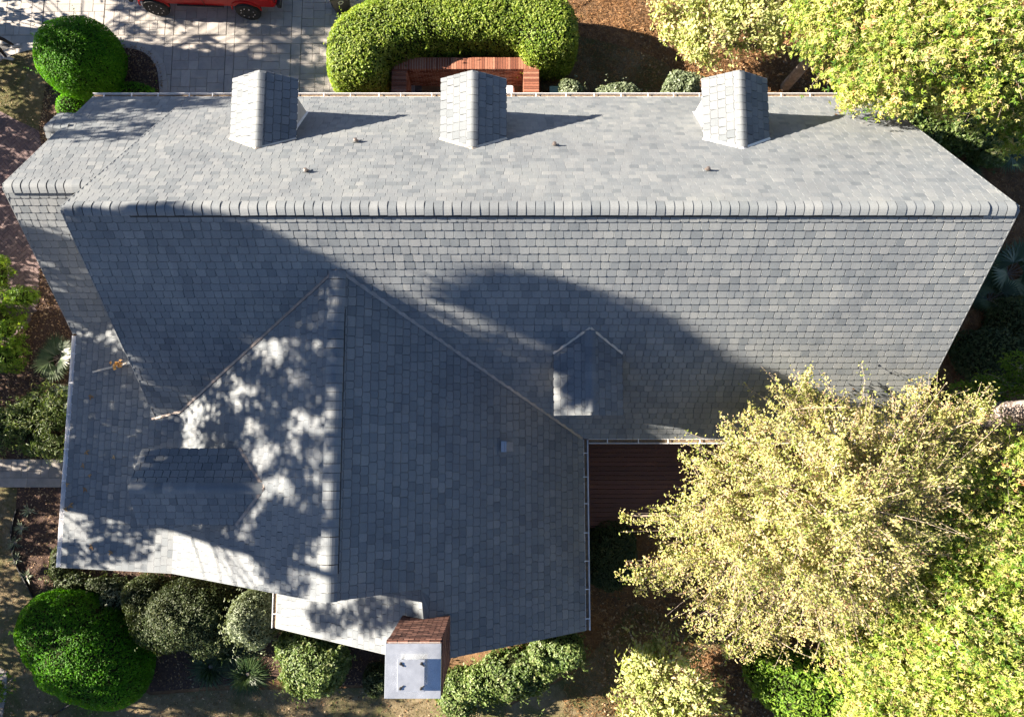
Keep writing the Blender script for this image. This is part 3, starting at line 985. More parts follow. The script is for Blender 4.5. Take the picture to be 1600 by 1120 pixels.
# ------------------------------------------------------------------ driveway of stamped stones
X_ = lambda px: P(px, 90, 0).x
Y_ = lambda py: P(300, py, 0).y
dv = MB()
dx0, dx1, dy0, dy1 = X_(-300), X_(660), Y_(190), Y_(-260)
dv.add([(dx0, Y_(76), .03), (X_(64), Y_(80), .03), (X_(262), Y_(76), .03), (X_(257), dy0, .03), (dx1, dy0, .03), (dx1, dy1, .03), (dx0, dy1, .03)], [tuple(range(7))])
drive = dv.build('driveway', M['joint'])
tag(drive, 'driveway of grey stamped stones with plain bands', 'driveway', kind='structure')
pv_cache = {}
PAVERS = []
def paver_shape(x0, x1, y0, y1, th, gap):
    """vertices and faces of one bevelled stone about its centre"""
    hx, hy = (x1 - x0 - gap) / 2, (y1 - y0 - gap) / 2
    e = .006
    t = th + random.uniform(-.003, .003)
    vs = []
    for z_, i in ((0, 0), (t - e, 0), (t, e)):
        vs += [(-hx + i, -hy + i, z_), (hx - i, -hy + i, z_), (hx - i, hy - i, z_), (-hx + i, hy - i, z_)]
    fs = [(8, 9, 10, 11)]
    for k in range(4):
        j = (k + 1) % 4
        fs += [(k, j, j + 4, k + 4), (k + 4, j + 4, j + 8, k + 8)]
    return vs, fs
def paver(x0, x1, y0, y1, z=.03, name='paver', parent=None, mat=None, th=.022, gap=.007):
    if parent is None:
        PAVERS.append((x0, x1, y0, y1)); return
    mb = MB(); mb.add(*paver_shape(x0, x1, y0, y1, th, gap))
    return link(name, mb.mesh(name), mat or M['stone'], parent, Matrix.Translation(((x0 + x1) / 2, (y0 + y1) / 2, z)))
def split(x0, x1, y0, y1, out_):
    w_, h_ = x1 - x0, y1 - y0
    if w_ * h_ < random.uniform(.08, .26) or (w_ < .3 and h_ < .3):
        out_.append((x0, x1, y0, y1)); return
    t = random.choice((.36, .5, .5, .62))
    if w_ > h_ * random.uniform(.8, 1.2) and w_ > .4:
        split(x0, x0 + w_ * t, y0, y1, out_); split(x0 + w_ * t, x1, y0, y1, out_)
    elif h_ > .36:
        split(x0, x1, y0, y0 + h_ * t, out_); split(x0, x1, y0 + h_ * t, y1, out_)
    else: out_.append((x0, x1, y0, y1))
bands = [(257, 270), (353, 366), (455, 470)]
yb0, yb1 = Y_(70), Y_(57)
ytop = Y_(-45)
cells = []
cols = [(X_(-30), X_(64)), (X_(64), X_(160)), (X_(160), X_(257)), (X_(270), X_(353)), (X_(366), X_(455)), (X_(470), X_(565)), (X_(565), X_(650))]
np_ = 0
for c0, c1 in cols:
    for r0, r1 in ((yb1, ytop), (Y_(152), yb0)):
        if r1 == yb0 and c1 < X_(250): continue
        lst = []
        split(c0 + .011, c1 - .011, r0 + .011, r1 - .011, lst)
        for q in lst: paver(*q)
for b0, b1 in bands:
    ys = [Y_(152), Y_(118), Y_(88), yb0, yb1, Y_(28), Y_(0), ytop]
    for a, b in zip(ys, ys[1:]): paver(X_(b0), X_(b1), a, b)
for c0, c1 in cols:
    k = 2
    for i in range(k): paver(c0 + (c1 - c0) * i / k, c0 + (c1 - c0) * (i + 1) / k, yb0 + (.0 if c0 > X_(200) else 0), yb1)
# filler beside the curved border
lst = []
split(X_(226), X_(257), Y_(112), yb0, lst)
for q in lst: paver(*q)
# the 300 stones that show largest are objects of their own, the others one joined part
def seen_area(q):
    px, py, _ = proj(((q[0] + q[1]) / 2, (q[2] + q[3]) / 2, .05))
    vis = -15 < px < 1615 and -8 < py < 152
    return (q[1] - q[0]) * (q[3] - q[2]) * (1 if vis else .001)
PAVERS.sort(key=seen_area, reverse=True)
for q in PAVERS[:300]:
    paver(*q, parent=drive)
pvr = MB()
for q in PAVERS[300:]:
    vs, fs = paver_shape(*q, .022, .007)
    pvr.add([(v[0] + (q[0] + q[1]) / 2, v[1] + (q[2] + q[3]) / 2, v[2] + .03) for v in vs], fs)
if pvr.v:
    o = pvr.build('paving', M['stone'], drive); o['kind'] = 'stuff'
# curved pale border of the bed and of the lawn
def curved_border(name, px, wd, label, seg=5):
    root = empty(name, (0, 0, 0)); tag(root, label, 'border', kind='structure')
    pts = [P(x, y, 0) for x, y in px]
    fine = []
    for i in range(len(pts) - 1):
        p0 = pts[max(i - 1, 0)]; p1 = pts[i]; p2 = pts[i + 1]; p3 = pts[min(i + 2, len(pts) - 1)]
        for k in range(8):
            t = k / 8
            fine.append(.5 * ((2 * p1) + (p2 - p0) * t + (2 * p0 - 5 * p1 + 4 * p2 - p3) * t * t + (3 * p1 - p0 - 3 * p2 + p3) * t ** 3))
    fine.append(pts[-1])
    i = 0
    while i < len(fine) - 1:
        j = min(i + 8, len(fine) - 1)
        sub = fine[i:j + 1]
        mb = MB(); vs = []
        for k, p in enumerate(sub):
            a = fine[max(i + k - 1, 0)]; b = fine[min(i + k + 1, len(fine) - 1)]
            t = (b - a).normalized(); n = Vector((-t.y, t.x, 0))
            e = t * (.006 if k == 0 else (-.006 if k == len(sub) - 1 else 0))
            for s, z in ((-.5, .0), (-.5, .068), (.5, .068), (.5, .0)):
                q = p + e + n * (s * wd); vs.append((q.x, q.y, z))
        fs = []
        for k in range(len(sub) - 1):
            for m in range(3): fs.append((k * 4 + m, k * 4 + m + 1, k * 4 + m + 5, k * 4 + m + 4))
        fs += [(0, 1, 2, 3), tuple(len(vs) - 4 + m for m in (3, 2, 1, 0))]
        mb.add(vs, fs)
        me = mb.mesh('border_stone')
        bm = bmesh.new(); bm.from_mesh(me); bmesh.ops.recalc_face_normals(bm, faces=bm.faces); bm.to_mesh(me); bm.free()
        link('border_stone', me, M['stone'], root)
        i = j
curved_border('bed_border', [(190, 70), (215, 73), (236, 83), (251, 103), (256, 128), (258, 165)], .27, 'curved pale stone border of the round bush bed')
curved_border('path_border', [(-60, 118), (-20, 99), (4, 89), (26, 80), (60, 72), (110, 70), (190, 66)], .27, 'curved pale stone border between lawn and driveway')

# ------------------------------------------------------------------ herringbone brick path
path_px = [(-60, 150), (0, 174), (70, 209), (130, 240), (130, 300), (62, 330), (62, 470), (48, 500), (20, 530), (-60, 560)]
ppath = [P(x, y, 0) for x, y in path_px]
pb = MB(); pb.add([(p.x, p.y, .02) for p in ppath], [tuple(range(len(ppath)))])
me = pb.mesh('brick_path')
if me.polygons[0].normal.z < 0: me.flip_normals()
pathobj = link('brick_path', me, M['joint'])
tag(pathobj, 'herringbone brick path at the end of the house', 'path', kind='structure')
bw = .108
poly = np.array([(p.x, p.y) for p in ppath])
c45 = math.cos(math.pi / 4)
mbk = MB(); mbk.box((0, 0, 0), (2 * bw - .01, bw - .01, .03))
BK = mbk.mesh('brick'); BK.materials.append(M['paver_brick'])
cc = poly.mean(axis=0)
cand = []
for a in range(-60, 60):
    for b in range(-60, 60):
        s = (a - b) % 4
        if s == 0: lx, ly, r = (a + 1) * bw, (b + .5) * bw, 0
        elif s == 3: lx, ly, r = (a + .5) * bw, (b + 1) * bw, math.pi / 2
        else: continue
        x = cc[0] + (lx - ly) * c45; y = cc[1] + (lx + ly) * c45
        cand.append((x, y, r + math.pi / 4))
arr = np.array([(c[0], c[1]) for c in cand])
ins = inpoly(arr[:, 0], arr[:, 1], poly)
cand = [c for c, k in zip(cand, ins) if k]
inview = []
for c in cand:
    x, y, _ = proj((c[0], c[1], .03))
    hid = roofz(c[0] , c[1]) > 0
    inview.append(((0 if (x > 0 and not hid and (x < 66 or y < 215)) else 1), c))
inview.sort(key=lambda t: t[0])
st = MB()
for i, (k, c) in enumerate(inview):
    m = Matrix.Translation((c[0], c[1], .028 + random.uniform(-.002, .002))) @ Matrix.Rotation(c[2], 4, 'Z')
    if i < 299: link('brick', BK, None, pathobj, m)
    else: st.box(m.translation, (2 * bw - .01, bw - .01, .03), m.to_3x3())
if st.v:
    o = st.build('brickwork', M['paver_brick'], pathobj); o['kind'] = 'stuff'
# straight edge course of the path
e0, e1 = P(58, 330, 0), P(58, 478, 0)
n_ = int(abs(e1.y - e0.y) / .21)
for i in range(n_):
    link('edge_brick', BK, None, pathobj, Matrix.Translation((e0.x, e1.y + (i + .5) * (e0.y - e1.y) / n_, .034)) @ Matrix.Rotation(math.pi / 2, 4, 'Z'))

# ------------------------------------------------------------------ porch walkway
y0, y1, y2 = P(40, 761, 0).y, P(40, 746, 0).y, P(40, 717, 0).y
wx0, wx1 = P(-60, 740, 0).x, P(150, 740, 0).x
wk = MB(); wk.add([(wx0, y0, .03), (wx1, y0, .03), (wx1, y2, .03), (wx0, y2, .03)], [(0, 1, 2, 3)])
walk = wk.build('walkway', M['joint']); tag(walk, 'pale stone walkway leading to the porch', 'walkway', kind='structure')
for i in range(4):
    a = wx0 + (wx1 - wx0) * i / 4; b = wx0 + (wx1 - wx0) * (i + 1) / 4
    paver(a, b, y0, y1, .03, 'paver', walk, M['concrete'])
    lst = []; split(a, b, y1, y2, lst)
    for q in lst: paver(*q, .03, 'paver', walk, M['concrete'])
# grey strip at the lower left edge
gp = MB()
q = [P(-60, 1030, 0), P(-2, 1040, 0), P(12, 1048, 0), P(11, 1080, 0), P(4, 1125, 0), P(0, 1200, 0), P(-60, 1200, 0)]
gp.add([(p.x, p.y, .035) for p in q] + [(p.x, p.y, 0) for p in q], [tuple(range(6, -1, -1))] + [(i, (i + 1) % 7, (i + 1) % 7 + 7, i + 7) for i in range(7)])
me = gp.mesh('path')
if me.polygons[0].normal.z < 0: me.flip_normals()
tag(link('path', me, M['concrete']), 'grey paved path at the lower corner', 'path', kind='structure')

# black lawn edging
ed = MB()
epx = [(27, 794), (22, 812), (18, 838), (21, 868), (30, 890), (42, 912), (52, 932)]
ep = [P(x, y, .05) for x, y in epx]
for a, b in zip(ep, ep[1:]): ed.bar(a, b + (b - a) * .02, .025, .11)
tag(ed.build('lawn_edging', M['black_metal']), 'thin black curved edging between lawn and porch bed', 'edging')

# ------------------------------------------------------------------ deck
DZ = .55
dk = empty('wooden_deck', (3.5, -1.5, 0)); tag(dk, 'dark red brown plank deck in the roof corner', 'deck')
dyt, dyb = SEY + .35, P(1000, 822, DZ).y
dxa, dxb = WEX - .35, 9.4
pitch = .1335
nbd = int((dyt - dyb) / pitch)
for i in range(nbd):
    y = dyt - (i + .5) * pitch
    cut = dxa + random.uniform(2.4, 5.5)
    for a, b in ((dxa, cut), (cut + .006, dxb)):
        mb = MB(); mb.box(((a + b) / 2 - 3.5, y + 1.5, DZ - .016 + random.uniform(-.002, .002)), (b - a, pitch - .012, .032))
        mb.build('plank', M['deck'], dk)
fr = MB()
fr.box(((dxa + dxb) / 2 - 3.5, dyb - .02 + 1.5, DZ - .14), (dxb - dxa, .04, .24))
fr.box((dxb + .02 - 3.5, (dyt + dyb) / 2 + 1.5, DZ - .14), (.04, dyt - dyb, .24))
for i in range(10):
    fr.box((dxa + .3 + i * .8 - 3.5, (dyt + dyb) / 2 + 1.5, DZ - .13), (.04, dyt - dyb - .1, .18))
fr.build('frame', M['deck'], dk)
for x in (dxa + .4, 4.2, 6.7, dxb - .1):
    mb = MB(); mb.box((x - 3.5, dyb + .1 + 1.5, (DZ - .25) / 2), (.12, .12, DZ - .25)); mb.build('post', M['deck'], dk)

# ------------------------------------------------------------------ brick enclosure
EH = 1.05
ex0, ex1, ex2, ex3 = P(612, 120, EH).x, P(635, 120, EH).x, P(818, 120, EH).x, P(842, 120, EH).x
ey0, ey1, ey2 = NEY - .5, P(720, 108, EH).y, P(720, 90, EH).y
enc = empty('brick_enclosure', ((ex0 + ex3) / 2, ey1, 0)); tag(enc, 'red brick three sided enclosure wall inside the hedge', 'brick wall')
ox, oy = (ex0 + ex3) / 2, ey1
co = MB()
m = .012
co.box(((ex0 + ex3) / 2 - ox, (ey1 + ey2) / 2 - oy, (EH - .02) / 2), (ex3 - ex0 - 2 * m, ey2 - ey1 - 2 * m, EH - .02))
co.box(((ex0 + ex1) / 2 - ox, (ey0 + ey1) / 2 - oy, (EH - .022) / 2), (ex1 - ex0 - 2 * m, ey1 - ey0 + .05, EH - .022))
co.box(((ex2 + ex3) / 2 - ox, (ey0 + ey1) / 2 - oy, (EH - .022) / 2), (ex3 - ex2 - 2 * m, ey1 - ey0 + .05, EH - .022))
co.build('wall_core', M['mortar'], enc)
def eb(pos, s):
    link('brick', brick_mesh(*s, 'wall_brick'), None, enc, Matrix.Translation((pos[0] - ox, pos[1] - oy, pos[2])))
nc = 0
n_ = int((ex3 - ex0) / .079); sp = (ex3 - ex0) / n_
for i in range(n_):
    eb((ex0 + (i + .5) * sp, (ey1 + ey2) / 2, EH - .055 + random.uniform(-.003, .003)), (sp - .012, ey2 - ey1, .1)); nc += 1
n_ = int((ey1 - ey0) / .079); sp = (ey1 - ey0) / n_
for i in range(n_):
    for a, b in ((ex0, ex1), (ex2, ex3)):
        eb(((a + b) / 2, ey0 + (i + .5) * sp, EH - .055 + random.uniform(-.003, .003)), (b - a, sp - .012, .1)); nc += 1
bs = MB()
for r in range(15):
    z = EH - .11 - (r + .5) * .0755
    off = .5 * (r % 2)
    n_ = 19; sp = (ex2 - ex1) / n_
    for k in range(n_ + 1):
        a0 = max(ex1, ex1 + (k - off) * sp); a1 = min(ex2, ex1 + (k - off + 1) * sp) - .011
        if a1 - a0 < .03: continue
        if nc < 297: eb(((a0 + a1) / 2, ey1 + .03, z), (a1 - a0, .08, .0645)); nc += 1
        else: bs.box(((a0 + a1) / 2 - ox, ey1 + .03 - oy, z), (a1 - a0, .08, .0645))
    n_ = 8; sp = (ey1 - ey0) / n_
    for k in range(n_ + 1):
        a0 = max(ey0, ey0 + (k - off) * sp); a1 = min(ey1, ey0 + (k - off + 1) * sp) - .011
        if a1 - a0 < .03: continue
        for x in (ex1 - .035, ex2 + .035, ex0 + .03, ex3 - .03):
            bs.box((x - ox, (a0 + a1) / 2 - oy, z), (.08, a1 - a0, .0645))
    n_ = 22; sp = (ex3 - ex0) / n_
    for k in range(n_):
        bs.box((ex0 + (k + .5 + off * .5) * sp - ox - .1, ey2 - .03 - oy, z), (sp - .011, .07, .0645))
o = bs.build('brickwork', M['wall_brick'], enc); o['kind'] = 'stuff'

# white unit inside the enclosure
u = P(797, 140, .75)
ac = empty('equipment_unit', (u.x - .12, u.y - .2, 0)); tag(ac, 'white equipment unit with rounded corners inside the brick enclosure', 'equipment')
mb = MB(); mb.box((0, 0, .38), (.5, .75, .72)); mb.build('casing', M['white'], ac, bevel=.09)
mb = MB(); mb.box((0, 0, .757), (.42, .62, .03)); mb.build('top_panel', M['white'], ac, bevel=.012)
mb = MB()
for i in range(6): mb.box((-.256, 0, .2 + i * .08), (.02, .55, .03))
mb.build('louvre', M['vent'], ac)
# green utility box
u = P(866, 138, .7)
ub = empty('utility_box', (u.x, u.y - .1, 0)); tag(ub, 'small pale green utility box beside the brick wall', 'utility box')
gm = plain('green_box_paint', (.2, .3, .25), .5)
mb = MB(); mb.box((0, 0, .33), (.26, .3, .66)); mb.build('cabinet', gm, ub, bevel=.02)
mb = MB(); mb.box((0, 0, .68), (.3, .34, .05)); mb.build('lid', gm, ub, bevel=.015)
mb = MB(); mb.box((0, .156, .4), (.03, .02, .1)); mb.build('handle', M['black_metal'], ub)

# ------------------------------------------------------------------ red off-road vehicle
c1, c2 = P(254, 23, .05), P(395, 29, .05)
fwd = (c1 - c2); WB = fwd.length; fwd.normalize()
side = Vector((0, 0, 1)).cross(fwd)             # towards the house
mid = (c1 + c2) / 2 - side * .86
car = empty('off_road_vehicle', (mid.x, mid.y, .05), math.atan2(fwd.y, fwd.x))
tag(car, 'red off-road vehicle with black wheels on the driveway', 'car')
red = plain('red_car_paint', (.4, .004, .006), .45, 0, .25, 0)
blk = plain('black_plastic', (.015, .015, .016), .6)
tyre = plain('tyre_rubber', (.012, .012, .013), .8)
glass = plain('car_glass', (.01, .013, .016), .06, 0, .8)
silver = plain('bright_bolt', (.7, .7, .72), .25, .8)
hw_ = WB / 2
def loft(sts, name, mat, parent, smooth=True):
    """sts: list of (x, [(y,z) half profile from bottom centre to top centre])"""
    mb = MB(); vs = []; n = len(sts[0][1])
    for x, pr in sts:
        for y, z in pr: vs.append((x, y, z))
        for y, z in reversed(pr): vs.append((x, -y, z))
    k = 2 * n
    fs = []
    for i in range(len(sts) - 1):
        for j in range(k):
            fs.append((i * k + j, i * k + (j + 1) % k, (i + 1) * k + (j + 1) % k, (i + 1) * k + j))
    fs += [tuple(range(k)), tuple(range((len(sts) - 1) * k, len(sts) * k))]
    mb.add(vs, fs)
    me = mb.mesh(name)
    bm = bmesh.new(); bm.from_mesh(me)
    bmesh.ops.remove_doubles(bm, verts=bm.verts, dist=1e-4)
    bmesh.ops.recalc_face_normals(bm, faces=bm.faces); bm.to_mesh(me); bm.free()
    o = link(name, me, mat, parent)
    b = o.modifiers.new('bevel', 'BEVEL'); b.width = .03; b.segments = 2; b.limit_method = 'ANGLE'
    return o
def prof(wd, z0, z1, tuck=.08):
    return [(0, z0), (wd - tuck, z0), (wd, z0 + .14), (wd, z1 - .14), (wd - .06, z1), (0, z1 + .02)]
loft([(-hw_ - 1.0, prof(.78, .62, 1.05)), (-hw_ - .9, prof(.88, .55, 1.12)), (-hw_, prof(.88, .52, 1.14)), (0, prof(.88, .5, 1.13)),
      (hw_ - .3, prof(.88, .52, 1.12)), (hw_ + .45, prof(.86, .56, 1.06)), (hw_ + .72, prof(.76, .55, .98))], 'body', red, car)
def cprof(wd, wt, z0, z1): return [(0, z0), (wd, z0), (wt, z1 - .05), (wt - .08, z1), (0, z1 + .02)]
loft([(-hw_ - .95, cprof(.8, .72, 1.08, 1.1)), (-hw_ - .8, cprof(.84, .7, 1.08, 1.78)), (-.2, cprof(.85, .7, 1.08, 1.84)), (.25, cprof(.85, .68, 1.08, 1.8)), (.85, cprof(.83, .78, 1.08, 1.12))], 'cabin', red, car)
for s in (-1, 1):
    for x0, x1 in ((-hw_ - .7, -hw_ + .25), (-hw_ + .33, -.32), (-.24, .4)):
        mb = MB()
        y0, y1 = s * .862, s * .735
        mb.add([(x0, y0, 1.16), (x1, y0, 1.16), (x1 - (.22 if x1 > .3 else 0), y1, 1.72), (x0 + .03, y1, 1.72)], [(0, 1, 2, 3)])
        mb.build('side_window', glass, car)
    mb = MB(); mb.box((-.05, s * .905, .62), (1.5, .05, .05)); mb.build('side_step', blk, car, bevel=.015)
    mb = MB(); mb.box((-hw_ - .97, s * .74, .95), (.08, .16, .3)); mb.build('tail_light', plain('red_lens', (.2, .005, .006), .2), car, bevel=.02)
    mb = MB(); mb.lathe([(.1, 0), (.1, .03), (.06, .04)], 16, Matrix.Translation((hw_ + .7, s * .5, .85)) @ Matrix.Rotation(math.pi / 2, 4, 'Y'))
    mb.build('headlight', silver, car)
    mb = MB(); mb.box((-.22, s * .903, .86), (.012, .012, .5)); mb.build('door_gap', blk, car)
    mb = MB(); mb.box((-.4, s * .91, 1.02), (.16, .03, .03)); mb.build('door_handle', blk, car)
    mb = MB(); mb.box((.5, s * .98, 1.2), (.12, .2, .16)); mb.build('mirror', blk, car, bevel=.03)
    for xw in (-hw_, hw_):
        t = Matrix.Translation((xw, s * .8, .4)) @ Matrix.Rotation(-s * math.pi / 2, 4, 'X')
        wb = MB(); wb.lathe([(.25, -.13), (.37, -.13), (.4, -.09), (.4, .09), (.37, .14), (.27, .14)], 28, t)
        wo = wb.build('wheel', tyre, car, smooth=False)
        rm = MB(); rm.lathe([(.26, -.1), (.27, .13), (.24, .135), (.2, .09), (.1, .09), (.09, .12), (.03, .125)], 24, t)
        rm.build('rim', blk, wo)
        for k in range(9):
            a = 2 * math.pi * k / 9
            bo = MB(); bo.lathe([(.022, .13), (.022, .148), (.01, .154)], 6, t @ Matrix.Translation((.215 * math.cos(a), .215 * math.sin(a), 0)))
            bo.build('bolt', silver, wo)
        fl = MB(); arc = []
        for k in range(13):
            a = math.pi * k / 12
            arc.append((xw + .46 * math.cos(a), s * .88, .5 + .42 * math.sin(a)))
        fl.tube(arc, .03, 6)
        fl.build('fender_flare', red, car)
mb = MB(); mb.add([(.42, -.66, 1.66), (.42, .66, 1.66), (.86, .74, 1.16), (.86, -.74, 1.16)], [(0, 1, 2, 3)]); mb.build('windscreen', glass, car)
for x, nm in ((hw_ + .76, 'front_bumper'), (-hw_ - 1.04, 'rear_bumper')):
    mb = MB(); mb.box((x, 0, .58), (.14, 1.6, .2)); mb.build(nm, blk, car, bevel=.04)

# ------------------------------------------------------------------ black wheeled bin and pale box
q = P(536, 20, .05)
bn = empty('wheeled_bin', (q.x, q.y + .12, .05), math.radians(22)); tag(bn, 'black wheeled rubbish bin at the hedge corner', 'bin')
bl_ = plain('black_bin_plastic', (.018, .018, .02), .45)
mb = MB()
mb.add([(-.24, -.22, .06), (.24, -.22, .06), (.24, .24, .06), (-.24, .24, .06), (-.3, -.3, 1.0), (.3, -.3, 1.0), (.3, .34, 1.0), (-.3, .34, 1.0)],
       [(3, 2, 1, 0), (0, 1, 5, 4), (1, 2, 6, 5), (2, 3, 7, 6), (3, 0, 4, 7), (4, 5, 6, 7)])
mb.build('tub', bl_, bn, bevel=.03)
mb = MB(); mb.add([(-.32, -.33, 1.0), (.32, -.33, 1.0), (.32, .36, 1.0), (-.32, .36, 1.0), (-.3, -.3, 1.05), (.3, -.3, 1.05), (.3, .33, 1.09), (-.3, .33, 1.09)],
       [(3, 2, 1, 0), (0, 1, 5, 4), (1, 2, 6, 5), (2, 3, 7, 6), (3, 0, 4, 7), (4, 5, 6, 7)])
mb.build('lid', bl_, bn, bevel=.02)
mb = MB(); mb.bar((-.26, .4, 1.0), (.26, .4, 1.0), .03, .03); mb.bar((-.26, .33, 1.0), (-.26, .41, 1.0), .03, .03); mb.bar((.26, .33, 1.0), (.26, .41, 1.0), .03, .03); mb.build('handle', bl_, bn)
for s in (-1, 1):
    mb = MB(); mb.lathe([(.02, -.03), (.12, -.03), (.12, .03), (.02, .03)], 18, Matrix.Translation((s * .27, .24, .12)) @ Matrix.Rotation(math.pi / 2, 4, 'Y')); mb.build('wheel', tyre, bn)
# pale emblem stamped on the front of the tub
em = MB()
for a in range(3):
    t = a * 2 * math.pi / 3 + .4
    p0 = Vector((.085 * math.cos(t), 0, .085 * math.sin(t))); p1 = Vector((.085 * math.cos(t + 1.5), 0, .085 * math.sin(t + 1.5)))
    b_ = Vector((0, -.286, .74))
    em.bar(b_ + p0, b_ + p1, .012, .035)
    em.bar(b_ + p1, b_ + p1 + (p1 - p0).cross(Vector((0, 1, 0))).normalized() * .05, .012, .03)
em.build('emblem', plain('pale_emblem', (.5, .5, .5), .5), bn)
q = P(594, 4, .05)
bx = empty('storage_box', (q.x, q.y + .32, .05), math.radians(8)); tag(bx, 'pale grey green box behind the hedge beside the black bin', 'box')
pg = plain('pale_box_plastic', (.42, .47, .43), .5)
mb = MB()
mb.add([(-.62, -.4, 0), (.62, -.4, 0), (.62, .4, 0), (-.62, .4, 0), (-.68, -.46, .95), (.68, -.46, .95), (.68, .46, .95), (-.68, .46, .95)],
       [(3, 2, 1, 0), (0, 1, 5, 4), (1, 2, 6, 5), (2, 3, 7, 6), (3, 0, 4, 7), (4, 5, 6, 7)])
mb.build('tub', pg, bx, bevel=.04)
mb = MB(); mb.box((0, 0, 1.0), (1.44, .98, .08)); mb.build('lid', pg, bx, bevel=.03)
mb = MB(); mb.bar((-.2, -.5, .8), (.2, -.5, .8), .03, .03); mb.build('handle', bl_, bx)

# ------------------------------------------------------------------ person at the edge of the lawn
f1, f2 = P(24, 73, .07), P(13, 92, .07)
root = empty('person', ((f1.x + f2.x) / 2, (f1.y + f2.y) / 2, .07)); tag(root, 'person in black trousers and grey shoes on the pale path border', 'person')
bx0, by0 = root.location.x, root.location.y
L1 = Vector((f1.x - bx0, f1.y - by0, .09)); L2 = Vector((f2.x - bx0, f2.y - by0, .09))
hip = Vector((-.10, 0, .93))
sk = {
    'pel': (hip, .13), 'bel': (hip + Vector((.0, 0, .18)), .125), 'che': (hip + Vector((.02, 0, .42)), .145), 'nek': (hip + Vector((.03, 0, .58)), .055), 'nk2': (hip + Vector((.045, 0, .64)), .055),
    'hd1': (hip + Vector((.06, 0, .71)), .08), 'hd2': (hip + Vector((.065, 0, .80)), .09), 'hd3': (hip + Vector((.055, 0, .86)), .055),
    'hl': (hip + Vector((0, .10, -.05)), .095), 'kl': ((hip + Vector((0, .10, -.05)) + L1) / 2 + Vector((.07, 0, 0)), .062), 'al': (L1, .042),
    'hr': (hip + Vector((0, -.10, -.05)), .095), 'kr': ((hip + Vector((0, -.10, -.05)) + L2) / 2 + Vector((.06, 0, 0)), .062), 'ar': (L2, .042),
    'sl': (hip + Vector((.02, .18, .50)), .06), 'el': (hip + Vector((-.06, .25, .24)), .043), 'wl': (hip + Vector((.08, .26, .0)), .03),
    'sr': (hip + Vector((.02, -.18, .50)), .06), 'er': (hip + Vector((-.0, -.25, .24)), .043), 'wr': (hip + Vector((.16, -.24, .05)), .03),
}
edges = [('pel', 'bel'), ('bel', 'che'), ('che', 'nek'), ('nek', 'nk2'), ('nk2', 'hd1'), ('hd1', 'hd2'), ('hd2', 'hd3'), ('pel', 'hl'), ('hl', 'kl'), ('kl', 'al'), ('pel', 'hr'), ('hr', 'kr'), ('kr', 'ar'),
         ('che', 'sl'), ('sl', 'el'), ('el', 'wl'), ('che', 'sr'), ('sr', 'er'), ('er', 'wr')]
for s, wn in ((1, 'wl'), (-1, 'wr')):
    wv = sk[wn][0]
    pn = 'pm' + wn; sk[pn] = (wv + Vector((.03, 0, -.07)), .03); edges.append((wn, pn))
    for k in range(4):
        a = 'f%d%s' % (k, wn); b = 'g%d%s' % (k, wn)
        o_ = Vector((.03 * (1.5 - k) , s * .008, -.0))
        sk[a] = (sk[pn][0] + o_ * .8 + Vector((.005, 0, -.055)), .0095); sk[b] = (sk[pn][0] + o_ * .9 + Vector((.0, -s * .02, -.095 + .006 * abs(k - 1.4))), .008)
        edges += [(pn, a), (a, b)]
    a = 't0' + wn; b = 't1' + wn
    sk[a] = (wv + Vector((.065, 0, -.045)), .011); sk[b] = (wv + Vector((.085, 0, -.09)), .009); edges += [(wn, a), (a, b)]
keys = list(sk)
me = bpy.data.meshes.new('body')
me.from_pydata([tuple(sk[k][0]) for k in keys], [(keys.index(a), keys.index(b)) for a, b in edges], [])
pm_, n_, b_ = mat_base('clothed_body')
tc = N(n_, 'ShaderNodeTexCoord'); sp_ = N(n_, 'ShaderNodeSeparateXYZ'); n_.links.new(tc.outputs['Object'], sp_.inputs[0])
def lt(v): return mth(n_, 'LESS_THAN', sp_.outputs[2], v)
cl = mixc(n_, lt(hip.z + .56), (.42, .25, .18), (.02, .021, .026))
c_ = mixc(n_, lt(.95), cl, (.011, .011, .014))
n_.links.new(c_, b_.inputs['Base Color']); b_.inputs['Roughness'].default_value = .85
body = link('body', me, pm_, root)
sm = body.modifiers.new('skin', 'SKIN'); sm.use_smooth_shade = True
for i, k in enumerate(keys):
    me.skin_vertices[0].data[i].radius = (sk[k][1], sk[k][1])
    me.skin_vertices[0].data[i].use_root = (k == 'pel')
ss = body.modifiers.new('subsurf', 'SUBSURF'); ss.levels = 2; ss.render_levels = 2
shoe_m = plain('grey_shoe', (.3, .31, .33), .7)
for Lf, yaw in ((L1, .25), (L2, -.15)):
    mb = MB(); vs = []
    for x, wd, hz in ((-.1, .035, .07), (-.06, .042, .1), (.02, .045, .085), (.1, .05, .055), (.17, .04, .045), (.2, .015, .03)):
        for y, z in ((-wd, 0), (wd, 0), (wd, hz * .6), (wd * .5, hz), (-wd * .5, hz), (-wd, hz * .6)): vs.append((x, y, z))
    fs = [(i * 6 + j, i * 6 + (j + 1) % 6, i * 6 + 6 + (j + 1) % 6, i * 6 + 6 + j) for i in range(5) for j in range(6)] + [tuple(range(5, -1, -1)), tuple(range(30, 36))]
    mb.add([Matrix.Translation((Lf.x, Lf.y, 0)) @ Matrix.Rotation(yaw, 4, 'Z') @ Vector(v) for v in vs], fs)
    mb.build('shoe', shoe_m, root, smooth=True)
hd = MB(); hc = hip + Vector((.045, 0, .80))
hd.lathe([(.02, .11), (.07, .095), (.098, .05), (.1, 0), (.085, -.05)], 14, Matrix.Translation(hc))
hd.build('hair', plain('dark_hair', (.02, .014, .01), .6), root, smooth=True)
fc = MB(); fc.lathe([(.014, -.02), (.012, 0), (.004, .02)], 6, Matrix.Translation(hip + Vector((.155, 0, .765)))); 
fc.build('nose', plain('skin', (.42, .25, .18), .6), root)
